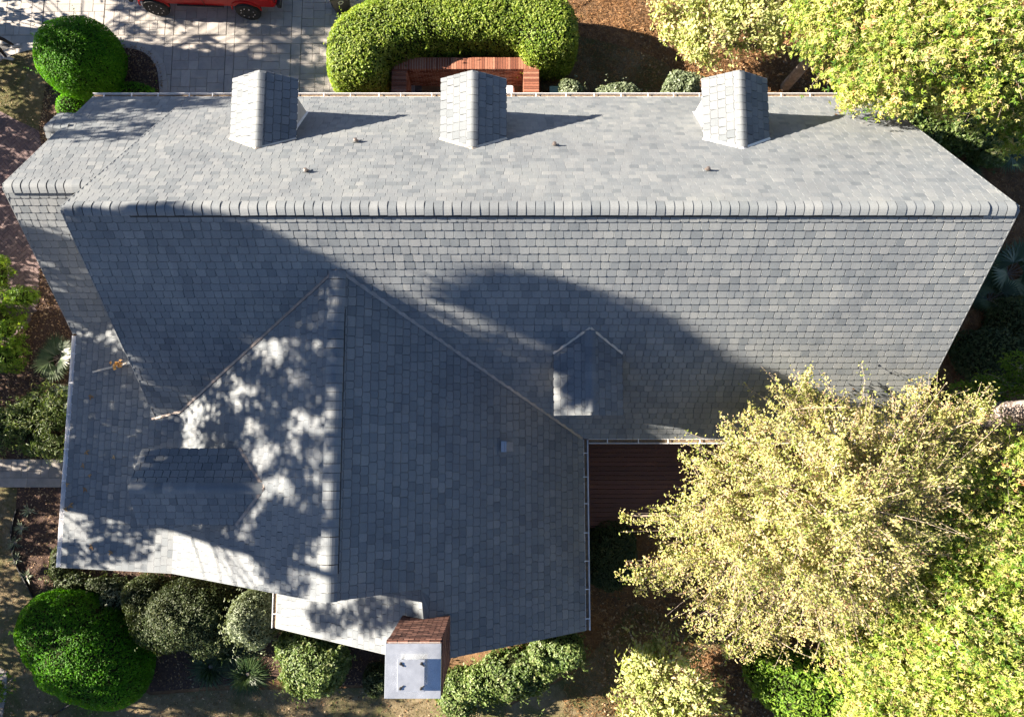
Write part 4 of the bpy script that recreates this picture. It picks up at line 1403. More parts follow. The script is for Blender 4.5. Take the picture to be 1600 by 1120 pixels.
for s in (-1, 1):
    e = MB(); e.lathe([(.006, -.006), (.01, 0), (.006, .006)], 8, Matrix.Translation(hip + Vector((.145, s * .03, .79)))); e.build('eye', plain('eye', (.03, .02, .02), .2), root)
    e = MB(); e.lathe([(.008, -.025), (.022, 0), (.008, .03)], 8, Matrix.Translation(hip + Vector((.055, s * .092, .775)))); e.build('ear', bpy.data.materials['skin'], root)

# ------------------------------------------------------------------ black metal fence
def fence(pts, label, hgt=1.15, rails=5):
    root = empty('metal_fence', pts[0]); tag(root, label, 'fence')
    o0 = Vector(pts[0])
    L = [Vector(p) - o0 for p in pts]
    for a, b in zip(L, L[1:]):
        for k in range(rails):
            z = Vector((0, 0, .15 + (hgt - .15) * k / (rails - 1)))
            mb = MB(); mb.bar(a + z, b + z, .035 if k == rails - 1 else .02, .03 if k == rails - 1 else .02); mb.build('rail', M['black_metal'], root)
    for i, (a, b) in enumerate(zip(L, L[1:])):
        n = max(1, round((b - a).length / 1.0))
        for k in range(n + (1 if i == len(L) - 2 else 0)):
            p = a.lerp(b, k / n)
            mb = MB(); mb.bar(p, p + Vector((0, 0, hgt + .04)), .045, .045); mb.build('post', M['black_metal'], root)
fence([P(52, 1140, 0), P(90, 1112, 0), P(122, 1092, 0)], 'black metal fence with level rails at the lower left corner')
fence([P(136, 1084, 0), P(170, 1062, 0), P(215, 1040, 0)], 'black metal fence running behind the large bright green bush')

# ------------------------------------------------------------------ leaves
def unit(a):
    return a / (np.linalg.norm(a, axis=1)[:, None] + 1e-9)

def leaf_arrays(C, Nr, size, aspect=.5, shape='leaf', T=None):
    """leaf blades at C with normals Nr; returns vertices, triangles, one random number for each triangle"""
    n = len(C)
    if T is None: T = RNG.normal(size=(n, 3))
    T = T - (T * Nr).sum(1)[:, None] * Nr
    T = unit(T); B = np.cross(Nr, T)
    size = np.broadcast_to(np.asarray(size, float), (n,))[:, None]
    r = RNG.random(n)
    V, F, R = [], [], []
    lobes = [0.0] if shape == 'leaf' else [-1.05, 0.0, 1.05]
    off = 0
    for a in lobes:
        t = T * math.cos(a) + B * math.sin(a); b = -T * math.sin(a) + B * math.cos(a)
        ln = size * (1.0 if a == 0 else .8)
        w_ = ln * (aspect if shape == 'leaf' else .34) * .5
        base = C - (t * ln * .5 if shape == 'leaf' else T * size * .2)
        mid = base + t * ln * .48
        fold = Nr * w_ * .45
        v = np.stack([base, mid - b * w_ + fold, base + t * ln - Nr * ln * .08, mid + b * w_ + fold], 1).reshape(-1, 3)
        i = np.arange(n)[:, None] * 4 + off
        f = np.concatenate([i, i + 1, i + 2, i, i + 2, i + 3], 1).reshape(-1)
        V.append(v); F.append(f); R.append(np.repeat(r, 2)); off += n * 4
    return np.concatenate(V), np.concatenate(F), np.concatenate(R)

def leaf_obj(name, C, Nr, size, mat, parent=None, aspect=.5, shape='leaf', T=None, bias=None):
    v, f, r = leaf_arrays(np.asarray(C), np.asarray(Nr), size, aspect, shape, T)
    if bias is not None:
        k = len(r) // len(C)
        # bias: per-leaf shift of the colour number
        nl = 1 if shape == 'leaf' else 3
        bb = np.concatenate([np.repeat(bias, 2)] * nl)
        r = np.clip(r * .75 + bb, 0, 1)
    me = np_mesh(name, v, f, 3, r)
    return link(name, me, mat, parent)

def sdir(n, zmin=-1.0):
    d = unit(RNG.normal(size=(int(n * 2.2) + 50, 3)))
    d = d[d[:, 2] > zmin]
    while len(d) < n:
        d = np.concatenate([d, d])
    return d[:n]

def sup(d, p):
    return 1.0 / (np.abs(d) ** p).sum(1) ** (1.0 / p)

def bush(name, label, blobs, n, leaf, mat, amp=.07, freq=2.2, p=2.4, cat='bush', group=None, depth=.16, aspect=.5, shape='leaf', tilt=.75, core=.86, kind=None, stray=.05, cull=.74):
    """blobs: (px, py, z, rx, ry, rz) — centre seen at that photograph point at height z"""
    bl = []
    for b in blobs:
        c = np.array(P(b[0], b[1], b[2])); bl.append((c, np.array(b[3:6])))
    base = bl[0][0].copy()
    root = empty(name, (base[0], base[1], 0))
    tag(root, label, cat, group)
    o0 = np.array([base[0], base[1], 0])
    areas = np.array([R[0] * R[1] + R[0] * R[2] + R[1] * R[2] for _, R in bl]); areas /= areas.sum()
    CC, NN, BB = [], [], []
    for (c, R), a in zip(bl, areas):
        k = int(n * a)
        d = sdir(k, -.55)
        s = sup(d, p)
        q0 = c + d * s[:, None] * R
        nz = wav(q0, freq) + .5 * wav(q0 + 7.7, freq * 2.6)
        dep = 1 - depth * RNG.random(k) ** 1.6
        q = c + d * (s * (1 + amp * nz) * dep)[:, None] * R
        nr = unit(np.sign(d) * np.abs(d) ** (p - 1) / R)
        ok = q[:, 2] > .03
        for (c2, R2) in bl:
            if c2 is c: continue
            val = (np.abs((q - c2) / R2) ** p).sum(1)
            ok &= val > cull
        CC.append(q[ok]); NN.append(nr[ok]); BB.append((.12 + .1 * nz)[ok])
    C = np.concatenate(CC); Nr = np.concatenate(NN); bb = np.concatenate(BB)
    # stray shoots that break the outline
    S_, SN, SB = [], [], []
    pick = RNG.integers(0, len(C), int(stray * len(C) / 10))
    for i_ in pick:
        if C[i_][2] < .15: continue
        kk = RNG.integers(5, 12)
        tt = RNG.random(kk)[:, None]
        dv_ = Nr[i_] + np.array([0, 0, .35]) + RNG.normal(size=3) * .35
        S_.append(C[i_] + dv_ * tt * RNG.uniform(.1, .32) + RNG.normal(size=(kk, 3)) * leaf * .35)
        SN.append(np.repeat(Nr[i_][None], kk, 0)); SB.append(np.full(kk, .25))
    if S_:
        C = np.concatenate([C] + S_); Nr = np.concatenate([Nr] + SN); bb = np.concatenate([bb] + SB)
    Nr = unit(Nr + RNG.normal(size=Nr.shape) * tilt * .6 + np.array([-.4, 0, .2]))
    sz = leaf * RNG.uniform(.55, 1.3, len(C))
    leaf_obj('foliage', C - o0, Nr, sz, mat, root, aspect, shape, bias=bb)
    mb = MB()
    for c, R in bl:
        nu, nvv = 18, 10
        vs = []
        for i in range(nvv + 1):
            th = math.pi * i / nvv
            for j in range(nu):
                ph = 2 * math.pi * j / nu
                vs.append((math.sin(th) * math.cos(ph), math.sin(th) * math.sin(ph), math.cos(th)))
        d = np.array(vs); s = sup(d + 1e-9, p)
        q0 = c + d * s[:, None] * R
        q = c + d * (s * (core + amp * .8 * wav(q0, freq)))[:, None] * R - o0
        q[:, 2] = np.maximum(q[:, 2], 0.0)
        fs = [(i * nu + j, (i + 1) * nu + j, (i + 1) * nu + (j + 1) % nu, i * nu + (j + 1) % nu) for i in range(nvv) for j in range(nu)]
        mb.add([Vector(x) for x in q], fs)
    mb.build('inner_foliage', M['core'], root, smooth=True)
    return root

def bezier(a, b, bend, n=4):
    a = Vector(a); b = Vector(b); m_ = (a + b) / 2 + Vector(bend)
    return [(1 - t) ** 2 * a + 2 * t * (1 - t) * m_ + t * t * b for t in [i / n for i in range(n + 1)]]

def tree(name, label, trunk, trad, blobs, twigs, leaves_per, leaf, mat, bark, shape='leaf', aspect=.5, reach=(.75, 1.12), up=.25, spray=.13, group=None, world=False, zmin=-.35, fill=0.5, cat='tree', branch_r=.012, limb_r=.06, updir=.35):
    """trunk: world points; blobs (px, py, z, r) or world (x, y, z, r)"""
    tr = [Vector(p) for p in trunk]
    o0 = Vector((tr[0].x, tr[0].y, 0))
    root = empty(name, o0); tag(root, label, cat, group)
    tb = MB()
    tb.tube([p - o0 for p in tr], trad, 12)
    tb.build('trunk', bark, root, smooth=True)
    br = MB()
    CC, NN, TT, BB = [], [], [], []
    top = tr[-1]
    O = np.array(o0)
    for b in blobs:
        c = Vector(b[:3]) if world else P(b[0], b[1], b[2])
        r = b[3]
        # limb from the trunk
        t0 = min(tr[1:], key=lambda p: (p - (c - Vector((0, 0, r)))).length)
        lb = bezier(t0 - o0, c - o0, (0, 0, .2 + .1 * r), 4)
        br.tube(lb, [limb_r, limb_r * .85, limb_r * .7, limb_r * .55, limb_r * .4], 6, False)
        k = int(twigs * r * r)
        d = sdir(k, zmin)
        for i in range(k):
            dd = Vector(d[i])
            ln = r * random.uniform(*reach) * (1.45 if random.random() < .06 else 1)
            tip = c + dd * ln
            start = lb[random.choice((2, 3, 4))] + o0
            pts = bezier(start - o0, tip - o0, Vector((random.uniform(-.28, .28), random.uniform(-.28, .28), up * random.uniform(-.3, .7))), 3)
            br.tube(pts, [branch_r, branch_r * .8, branch_r * .55, branch_r * .25], 4, False)
            m_ = random.randint(int(leaves_per * .6), int(leaves_per * 1.3))
            t = 1 - .62 * np.random.default_rng(random.randrange(1 << 30)).random(m_) ** 1.25
            pa = np.array([list(p) for p in pts])
            seg = np.clip((t * 3).astype(int), 0, 2); fr = t * 3 - seg
            q = pa[seg] * (1 - fr)[:, None] + pa[seg + 1] * fr[:, None]
            q = q + RNG.normal(size=(m_, 3)) * spray
            CC.append(q); 
            NN.append(unit(np.array(dd) * .55 + np.array([-.55, 0, updir]) + RNG.normal(size=(m_, 3)) * .5))
            TT.append(np.array(dd) + RNG.normal(size=(m_, 3)) * .6)
            BB.append(np.full(m_, -.1 + .42 * random.random()))
        kf = int(fill * twigs * r * r * leaves_per)
        if kf:
            d = sdir(kf, zmin)
            q0 = np.array(c) + d * r
            w_ = wav(q0, 1.6)
            keep = w_ > -.25
            q = np.array(c) + d * (r * (.82 + .2 * w_) * RNG.uniform(.72, 1.05, kf))[:, None]
            CC.append((q - O)[keep]); NN.append(unit(d * .6 + np.array([-.5, 0, updir]) + RNG.normal(size=d.shape) * .5)[keep]); TT.append(RNG.normal(size=d.shape)[keep]); BB.append((.1 + .12 * w_)[keep])
    br.build('branches', bark, root, smooth=True)
    C = np.concatenate(CC); Nr = np.concatenate(NN); T = np.concatenate(TT); bb = np.concatenate(BB)
    leaf_obj('crown', C, Nr, leaf * RNG.uniform(.6, 1.25, len(C)), mat, root, aspect, shape, T, bb)
    return root

def blades(name, roots, dirs, length, width, droop, mat, parent, rnd=None, seg=3):
    """arching ribbon leaves"""
    n = len(roots)
    dirs = unit(dirs)
    length = np.broadcast_to(length, (n,))[:, None]; width = np.broadcast_to(width, (n,))[:, None]; droop = np.broadcast_to(droop, (n,))[:, None]
    sidev = np.cross(dirs, np.array([0, 0, 1.0])); sidev = unit(sidev + 1e-4)
    V = []
    for k in range(seg + 1):
        t = k / seg
        p = roots + dirs * length * t + np.array([0, 0, -1.0]) * droop * length * t * t
        w_ = width * (.75 + .6 * t - 1.33 * t * t) if k else width * .6
        V += [p - sidev * w_ * .5, p + sidev * w_ * .5]
    V = np.stack(V, 1).reshape(-1, 3)
    m_ = 2 * (seg + 1)
    i = np.arange(n)[:, None] * m_
    F = []
    for k in range(seg):
        a = i + 2 * k
        F.append(np.concatenate([a, a + 1, a + 3, a + 2], 1))
    F = np.stack(F, 1).reshape(-1)
    r = RNG.random(n) if rnd is None else rnd
    me = np_mesh(name, V, F, 4, np.repeat(r, seg))
    return link(name, me, mat, parent)

def rosette(name, label, px, py, n, ln, wd, mat, cat='plant', group=None, up=(.25, 1.2), droop=.5, z=0.0, spread=.06, trunk=0.0):
    c = P(px, py, z + trunk)
    root = empty(name, (c.x, c.y, 0)); tag(root, label, cat, group)
    a = RNG.uniform(0, 2 * np.pi, n)
    e = RNG.uniform(up[0], up[1], n)
    d = np.stack([np.cos(a) * np.cos(e), np.sin(a) * np.cos(e), np.sin(e)], 1)
    rt = np.stack([np.cos(a) * spread, np.sin(a) * spread, np.full(n, .02 + trunk)], 1) * RNG.uniform(.2, 1, n)[:, None] + np.array([0, 0, .8 * trunk])
    rt[:, 2] = trunk + .02
    blades('blades', rt, d, ln * RNG.uniform(.6, 1.1, n), wd, droop * RNG.uniform(.5, 1.4, n), mat, root)
    mb = MB(); mb.lathe([(.05, 0), (.07, .03 + trunk * .5), (.04, .06 + trunk)], 8); mb.build('crown_base', M['bark'], root)
    return root

def fan_palm(name, label, px, py, nfr, rad, mat, group=None, z=0.35):
    c = P(px, py, z)
    root = empty(name, (c.x, c.y, 0)); tag(root, label, 'palm', group)
    st = MB()
    RT, DD, LN, RR = [], [], [], []
    for i in range(nfr):
        a = 2 * math.pi * i / nfr + random.uniform(-.3, .3)
        e = random.uniform(.25, .95)
        d = Vector((math.cos(a) * math.cos(e), math.sin(a) * math.cos(e), math.sin(e)))
        ln = rad * random.uniform(.2, .5)
        hub = d * ln + Vector((0, 0, .08))
        st.tube([Vector((0, 0, .02)), hub * .5 + Vector((0, 0, .05)), hub], [.014, .011, .008], 5)
        s = d.cross(Vector((0, 0, 1))).normalized()
        fdir = (d + Vector((0, 0, -.35))).normalized()
        col = random.random()
        for k in range(22):
            t = (k / 21 - .5) * 3.6
            v = fdir * math.cos(t) + s * math.sin(t) + Vector((0, 0, random.uniform(-.06, .06)))
            RT.append(hub); DD.append(v); LN.append(rad * .62 * (1 - .12 * abs(t)) * random.uniform(.9, 1.08)); RR.append(min(1, col * .8 + random.uniform(0, .2)))
    st.build('stems', M['bark'], root)
    blades('fronds', np.array([list(p) for p in RT]), np.array([list(p) for p in DD]), np.array(LN), rad * .075, .18, mat, root, np.array(RR))
    return root

# ------------------------------------------------------------------ bushes
bush('round_bush', 'round clipped bright green bush beside the driveway', [(128, 93, .95, 1.24, 1.2, 1.15)], 26000, .065, M['l_round'], .022, 3, 2.2, stray=.015)
hp = [(562, 106), (563, 92), (572, 79), (587, 69), (606, 60), (630, 52), (658, 46), (688, 42), (718, 40), (750, 39), (782, 39), (812, 41), (838, 47), (852, 57), (856, 67)]
bush('clipped_hedge', 'large yellow green clipped hedge wrapping round the brick enclosure', [(x, y, .95, .93, .93, 1.12) for x, y in hp], 190000, .085, M['l_hedge'], .016, 2.6, 3.0, cat='hedge', stray=.01, cull=.9, core=.9)
bush('low_shrub', 'small dark green shrub between round bush and gutter', [(212, 146, .3, .6, .3, .4)], 1800, .06, M['l_round'], .1)
bush('low_shrub', 'small dark green shrub at the roof corner below the round bush', [(112, 168, .3, .42, .4, .4)], 1500, .06, M['l_round'], .1)
bush('pale_shrub', 'small pale shrub nearest the brick enclosure at the gutter', [(890, 148, .5, .42, .4, .5)], 1500, .09, M['l_grey'], .14)
bush('pale_shrub', 'long low pale shrub along the gutter', [(962, 150, .45, .78, .4, .45)], 2600, .08, M['l_grey'], .12)
bush('pale_shrub', 'large leaved pale green shrub beside the far dormer', [(1062, 140, .6, .62, .5, .6)], 1700, .12, M['l_grey'], .15, aspect=.55)
bush('large_bush', 'large rounded bright green bush at the lower left', [(100, 976, .75, 1.08, 1.02, 1.08), (117, 990, .75, 1.28, 1.18, 1.14), (137, 1009, .75, 1.38, 1.28, 1.16), (158, 1028, .7, 1.24, 1.18, 1.1), (178, 1048, .65, 1.02, .98, 1.0)], 110000, .07, M['l_round'], .028, 1.8, 2.4, stray=.012, cull=.9, core=.9)
bush('dark_bush', 'broad dark olive bush below the porch roof edge', [(290, 958, .85, 1.45, 1.05, 1.1), (330, 985, .6, .9, .75, .9), (240, 930, .7, .7, .6, .8)], 26000, .065, M['l_dark'], .16, 1.5, stray=.08)
bush('mixed_shrub', 'low mixed shrub under the porch corner', [(120, 912, .35, .65, .4, .5), (165, 915, .4, .8, .4, .5), (98, 880, .3, .3, .5, .4)], 5200, .08, M['l_dark'], .25, 1.7, stray=.2)
bush('pale_shrub', 'pale silvery shrub tucked beside the broad dark bush', [(188, 932, .45, .45, .35, .45)], 1400, .085, M['l_grey'], .15)
bush('silver_bush', 'upright silvery green bush beside the short gutter', [(397, 965, 1.0, .62, .85, 1.2)], 9000, .07, M['l_grey'], .17, 1.7, stray=.12)
bush('leafy_bush', 'green and white leafy bush left of the chimney', [(495, 1036, .7, 1.0, .9, .95), (462, 1012, .6, .6, .6, .7)], 10500, .1, M['l_mid'], .2, 1.5, stray=.12)
bush('low_shrub', 'small dark shrub hard against the left of the chimney', [(592, 1062, .4, .42, .45, .5)], 2200, .075, M['l_dark'], .12)
bush('leafy_bush', 'small pale leafy bush right of the chimney', [(716, 1078, .55, .58, .6, .65)], 3600, .095, M['l_mid'], .22, 1.6, stray=.14)
bush('leafy_bush', 'wide leafy bush below the dark roof slope', [(806, 1050, .7, 1.15, .75, .95), (872, 1012, .8, .85, .6, 1.0), (760, 1062, .6, .6, .5, .7)], 13500, .1, M['l_mid'], .22, 1.4, stray=.14)
bush('ivy_shrub', 'very dark low shrub in shadow beside the deck', [(955, 868, .4, .8, 1.0, .55)], 7500, .075, M['l_dark'], .1)
bush('yellowing_shrub', 'leafy shrub with yellow leaf tips at the brick path', [(0, 510, .6, .55, .7, .6), (38, 464, .8, .36, .26, .36), (-4, 430, .9, .26, .45, .45), (12, 556, .4, .45, .5, .4)], 2200, .12, M['l_lime'], .35, 1.6, shape='star', core=.55, depth=.4, stray=.3)
bush('fern_shrub', 'low ferny green planting above the walkway', [(30, 655, .25, 1.15, .95, .4), (75, 690, .25, .75, .5, .35), (90, 650, .25, .5, .7, .35)], 6500, .13, M['l_mid'], .5, 1.7, aspect=.2, core=.55, depth=.4, tilt=1.3, stray=.3)
bush('shade_shrub', 'dark shrub in shadow beyond the gable end', [(1552, 555, .5, 1.3, .9, .7), (1590, 500, .5, .8, .7, .7)], 7000, .1, M['l_dark'], .15)
bush('glossy_shrub', 'glossy deep green shrub under the lower trees', [(1245, 1070, .8, 1.1, .95, .9), (1200, 1050, .6, .6, .6, .6)], 6500, .13, M['l_lime'], .15, aspect=.36)
bush('leafy_bush', 'small green bush beyond the ridge end', [(1545, 235, .35, .6, .5, .45)], 2200, .12, M['l_mid'], .15)
bush('leafy_bush', 'dense green bush under the upper tree at the roof corner', [(1420, 180, .6, 1.6, 1.1, .8), (1510, 200, .6, 1.0, .8, .8)], 12000, .11, M['l_mid'], .15)

# strap leaved plants, yuccas, palms
for px, py, lb in ((330, 1040, 'grassy strap leaved plant nearest the large bright bush'), (388, 1052, 'grassy strap leaved plant nearest the leafy bush'), (356, 1012, 'grassy strap leaved plant close under the dark bush')):
    rosette('strap_plant', lb, px, py, 620, .8, .02, M['l_strap'], group='strap leaved plants', up=(.35, 1.45), droop=.85, spread=.3)
for px, py, lb in ((46, 797, 'small spiky plant nearest the walkway'), (35, 824, 'second small spiky plant from the walkway'), (25, 847, 'largest spiky plant, in the middle of the bed'),
                   (27, 873, 'fourth small spiky plant from the walkway'), (43, 900, 'small spiky plant nearest the large bush')):
    rosette('spiky_plant', lb, px, py, 34, .27 if 'largest' not in lb else .32, .035, M['l_yucca'], group='spiky plants in the porch bed', up=(.1, 1.2), droop=.25, spread=.03)
fan_palm('fan_palm', 'fan palm with pale tips beside the porch gutter', 85, 558, 9, .85, M['l_palm'], 'fan palms')
fan_palm('fan_palm', 'smaller fan palm below the first at the porch gutter', 92, 628, 8, .65, M['l_palm'], 'fan palms')
fan_palm('fan_palm', 'dark fan palm among the ferny planting', 40, 640, 7, .6, M['l_palm'], 'fan palms')
fan_palm('fan_palm', 'fan palm in sun beyond the ridge end', 1578, 232, 10, 1.0, M['l_palm'], 'fan palms')
fan_palm('fan_palm', 'large shaded fan palm beside the gable', 1585, 425, 11, 1.25, M['l_palm'], 'fan palms')
fan_palm('fan_palm', 'shaded fan palm lower along the gable', 1556, 465, 9, .9, M['l_palm'], 'fan palms')
fan_palm('fan_palm', 'small shaded fan palm at the upper roof edge', 1520, 275, 8, .7, M['l_palm'], 'fan palms')

# ------------------------------------------------------------------ trees in view
b0 = P(1290, 800, 0)
tree('feathery_tree', 'pale feathery tree with orange tinged leaves reaching over the deck',
     [b0, b0 + Vector((.1, .1, 1.6)), b0 + Vector((-.2, .2, 3.0)), b0 + Vector((.1, .3, 4.2))], [.2, .17, .13, .09],
     [(1120, 740, 4.7, .5), (1160, 690, 4.8, .65), (1235, 640, 5.2, .75), (1300, 680, 5.4, .85), (1045, 812, 4.3, .45), (1110, 790, 5.0, .9), (1210, 755, 5.6, 1.1), (1310, 790, 5.8, 1.2),
      (1060, 885, 4.2, .75), (1150, 880, 5.0, 1.05), (1260, 890, 5.4, 1.15), (1400, 680, 5.0, .75), (1475, 640, 4.6, .6), (1410, 770, 5.2, .95), (1110, 960, 4.0, .6), (1200, 985, 4.2, .65), (1370, 870, 5.0, 1.0), (1340, 640, 5.0, .45), (1290, 980, 4.2, .6), (1180, 810, 5.4, .9), (1460, 720, 4.8, .7), (980, 805, 4.0, .3), (1075, 715, 4.5, .2), (1000, 905, 4.0, .4), (1250, 605, 5.2, .35), (1180, 650, 4.8, .3), (1430, 610, 4.8, .3), (1130, 1000, 3.8, .35), (1530, 640, 4.4, .5), (1520, 690, 4.4, .5)],
     112, 40, .076, M['l_feather'], M['palebark'], 'leaf', .5, (.4, 1.7), .3, .055, fill=.1, branch_r=.009, limb_r=.05)
b1 = P(1560, 930, 0)
tree('autumn_tree', 'broad yellow green tree filling the lower right corner',
     [b1, b1 + Vector((0, .2, 2)), b1 + Vector((.1, 0, 4.0))], [.26, .2, .13],
     [(1500, 760, 4.0, 1.1), (1575, 740, 4.0, 1.2), (1440, 850, 4.2, 1.1), (1530, 850, 4.6, 1.3), (1600, 870, 4.6, 1.3), (1470, 960, 4.6, 1.3), (1560, 980, 4.8, 1.4), (1610, 1080, 4.6, 1.3)],
     56, 36, .108, M['l_gum'], M['bark'], 'star', .5, (.7, 1.15), .2, .13, fill=.6)
b2 = P(1420, 1050, 0)
tree('autumn_tree', 'yellow green tree at the bottom edge beside the glossy shrub',
     [b2, b2 + Vector((0, .2, 1.6)), b2 + Vector((-.1, 0, 3.2))], [.2, .16, .1],
     [(1380, 940, 3.8, 1.1), (1340, 1030, 3.6, 1.0), (1420, 1030, 4.2, 1.2), (1500, 1060, 4.2, 1.2), (1360, 1100, 3.8, 1.0), (1450, 1110, 4.2, 1.1), (1540, 1130, 4.2, 1.2)],
     56, 36, .108, M['l_gum'], M['bark'], 'star', .5, (.7, 1.15), .2, .13, fill=.6)
b3 = P(1045, 1075, 0)
tree('cream_shrub_tree', 'bushy cream and green leaved small tree at the bottom',
     [b3, b3 + Vector((0, .1, .7)), b3 + Vector((.05, 0, 1.5))], [.12, .1, .07],
     [(1045, 1050, 1.7, 1.05), (1000, 1090, 1.5, .8), (1085, 1100, 1.6, .95), (1040, 1130, 1.6, 1.0), (1010, 1040, 1.6, .7)],
     60, 26, .14, M['l_cream'], M['palebark'], 'leaf', .45, (.7, 1.15), .2, .1, fill=.8, zmin=-.2)
b4 = P(1226, 137, 0)
tree('sweetgum_tree', 'yellow green star leaved tree overhanging the upper right roof corner',
     [b4, b4 + Vector((.15, .1, 1.5)), b4 + Vector((.5, .2, 3.5)), b4 + Vector((1.2, .3, 5.0))], [.17, .15, .12, .08],
     [(1275, 30, 4.6, .85), (1305, 85, 4.8, .8), (1340, 125, 5.0, .75), (1350, 40, 5.2, 1.2), (1420, 80, 5.4, 1.2), (1440, 10, 5.4, 1.2), (1500, 60, 5.6, 1.3), (1330, 150, 4.4, .45), (1390, 145, 5.0, .7), (1290, 0, 4.8, 1.0)],
     58, 36, .108, M['l_gum'], M['bark'], 'star', .5, (.7, 1.15), .15, .12, fill=.6)
b5 = P(1404, 176, 0)
tree('sweetgum_tree', 'slender pale stemmed tree right of the roof corner',
     [b5, b5 + Vector((.1, .1, 2.0)), b5 + Vector((.4, .1, 4.0)), b5 + Vector((.9, .1, 5.2))], [.085, .08, .065, .05],
     [(1480, 130, 4.6, 1.0), (1530, 110, 5.2, 1.1), (1590, 60, 5.4, 1.3), (1585, 140, 4.6, .9), (1570, 0, 5.4, 1.2)],
     58, 36, .108, M['l_gum'], M['palebark'], 'star', .5, (.7, 1.15), .15, .12, fill=.85)
b6 = P(1436, 214, 0)
tree('sapling', 'leaning pale sapling beside the upper roof edge',
     [b6, b6 + Vector((.4, .15, .9)), b6 + Vector((.95, .2, 1.8)), b6 + Vector((1.7, .3, 2.6))], [.06, .055, .045, .03],
     [(1560, 175, 2.8, .7), (1590, 215, 2.6, .6)], 40, 26, .14, M['l_gum'], M['palebark'], 'star', .5, (.7, 1.15), .15, .1, fill=.8)
b7 = P(1130, 70, 0)
tree('pale_leaved_tree', 'pale green leafy small tree above the far dormer',
     [b7, b7 + Vector((0, .1, .9)), b7 + Vector((.1, .2, 1.8))], [.12, .1, .07],
     [(1060, 20, 2.0, .9), (1110, 60, 2.2, 1.0), (1170, 40, 2.4, 1.1), (1085, 70, 1.8, .55), (1195, 62, 2.0, .6), (1050, 50, 1.7, .5), (1150, 0, 2.4, 1.0), (1230, 20, 2.4, .8)],
     50, 28, .13, M['l_cream'], M['palebark'], 'leaf', .5, (.7, 1.12), .2, .1, fill=.9, zmin=-.2)
b8 = P(1600, 600, 0)
tree('lime_tree', 'bright lime leaved young tree at the right edge above the pine trunk',
     [b8, b8 + Vector((0, .1, 1.2)), b8 + Vector((0, .1, 2.2))], [.08, .07, .05],
     [(1592, 575, 2.6, .55), (1500, 615, 2.3, .4), (1545, 612, 2.4, .5), (1610, 620, 2.6, .6)], 70, 26, .12, M['l_lime'], M['palebark'], 'leaf', .34, (.7, 1.15), .15, .09, fill=.9)
# tall pine whose trunk runs out of the picture
b9 = P(1468, 650, 0)
pine_blobs = [(b9.x + dx, b9.y + dy, z, r) for dx, dy, z, r in ((.3, .2, 13.5, 1.6), (1.6, 1.4, 14.5, 1.5), (1.8, -1.5, 14.2, 1.5), (-.9, .8, 15.4, 1.4), (.4, -.3, 16.6, 1.3))]
tree('pine_tree', 'tall pine with a thick pale bare trunk at the right edge',
     [b9 + Vector((0, 0, -.1)), b9 + Vector((.02, 0, .35)), b9 + Vector((.03, 0, 3)), b9 + Vector((.12, .05, 7)), b9 + Vector((.2, .1, 12)), b9 + Vector((.3, .1, 16.5))], [.46, .36, .32, .29, .22, .1],
     pine_blobs, 20, 26, .24, M['l_dark'], M['pine_bark'], 'leaf', .1, (.7, 1.1), .2, .15, world=True)
bpx = P(4, 1072, 0)
tree('sapling', 'small leafy sapling at the lower left edge', [bpx, bpx + Vector((0, 0, .6)), bpx + Vector((0, 0, 1.1))], [.03, .025, .015],
     [(6, 1066, 1.2, .32), (-12, 1080, 1.3, .4)], 90, 20, .1, M['l_lime'], M['palebark'], 'leaf', .5, (.6, 1.1), .1, .06, fill=.5)

# ------------------------------------------------------------------ tall trees west of the house: out of the picture, their shade falls on roofs and drive
SUNX = -20.0
def on_roof(px, py, k):
    """the point of a roof slope (or the ground, k None) that the photograph shows there"""
    z = 3.0 if k is not None else .05
    if k is None: return P(px, py, .05)
    x0, x1, y0, y1, fn = SURF[k]
    lo, hi = 0.0, 9.0
    for _ in range(30):
        z = (lo + hi) / 2
        q = P(px, py, z)
        if fn(q.x, q.y) > z: lo = z
        else: hi = z
    return P(px, py, z)
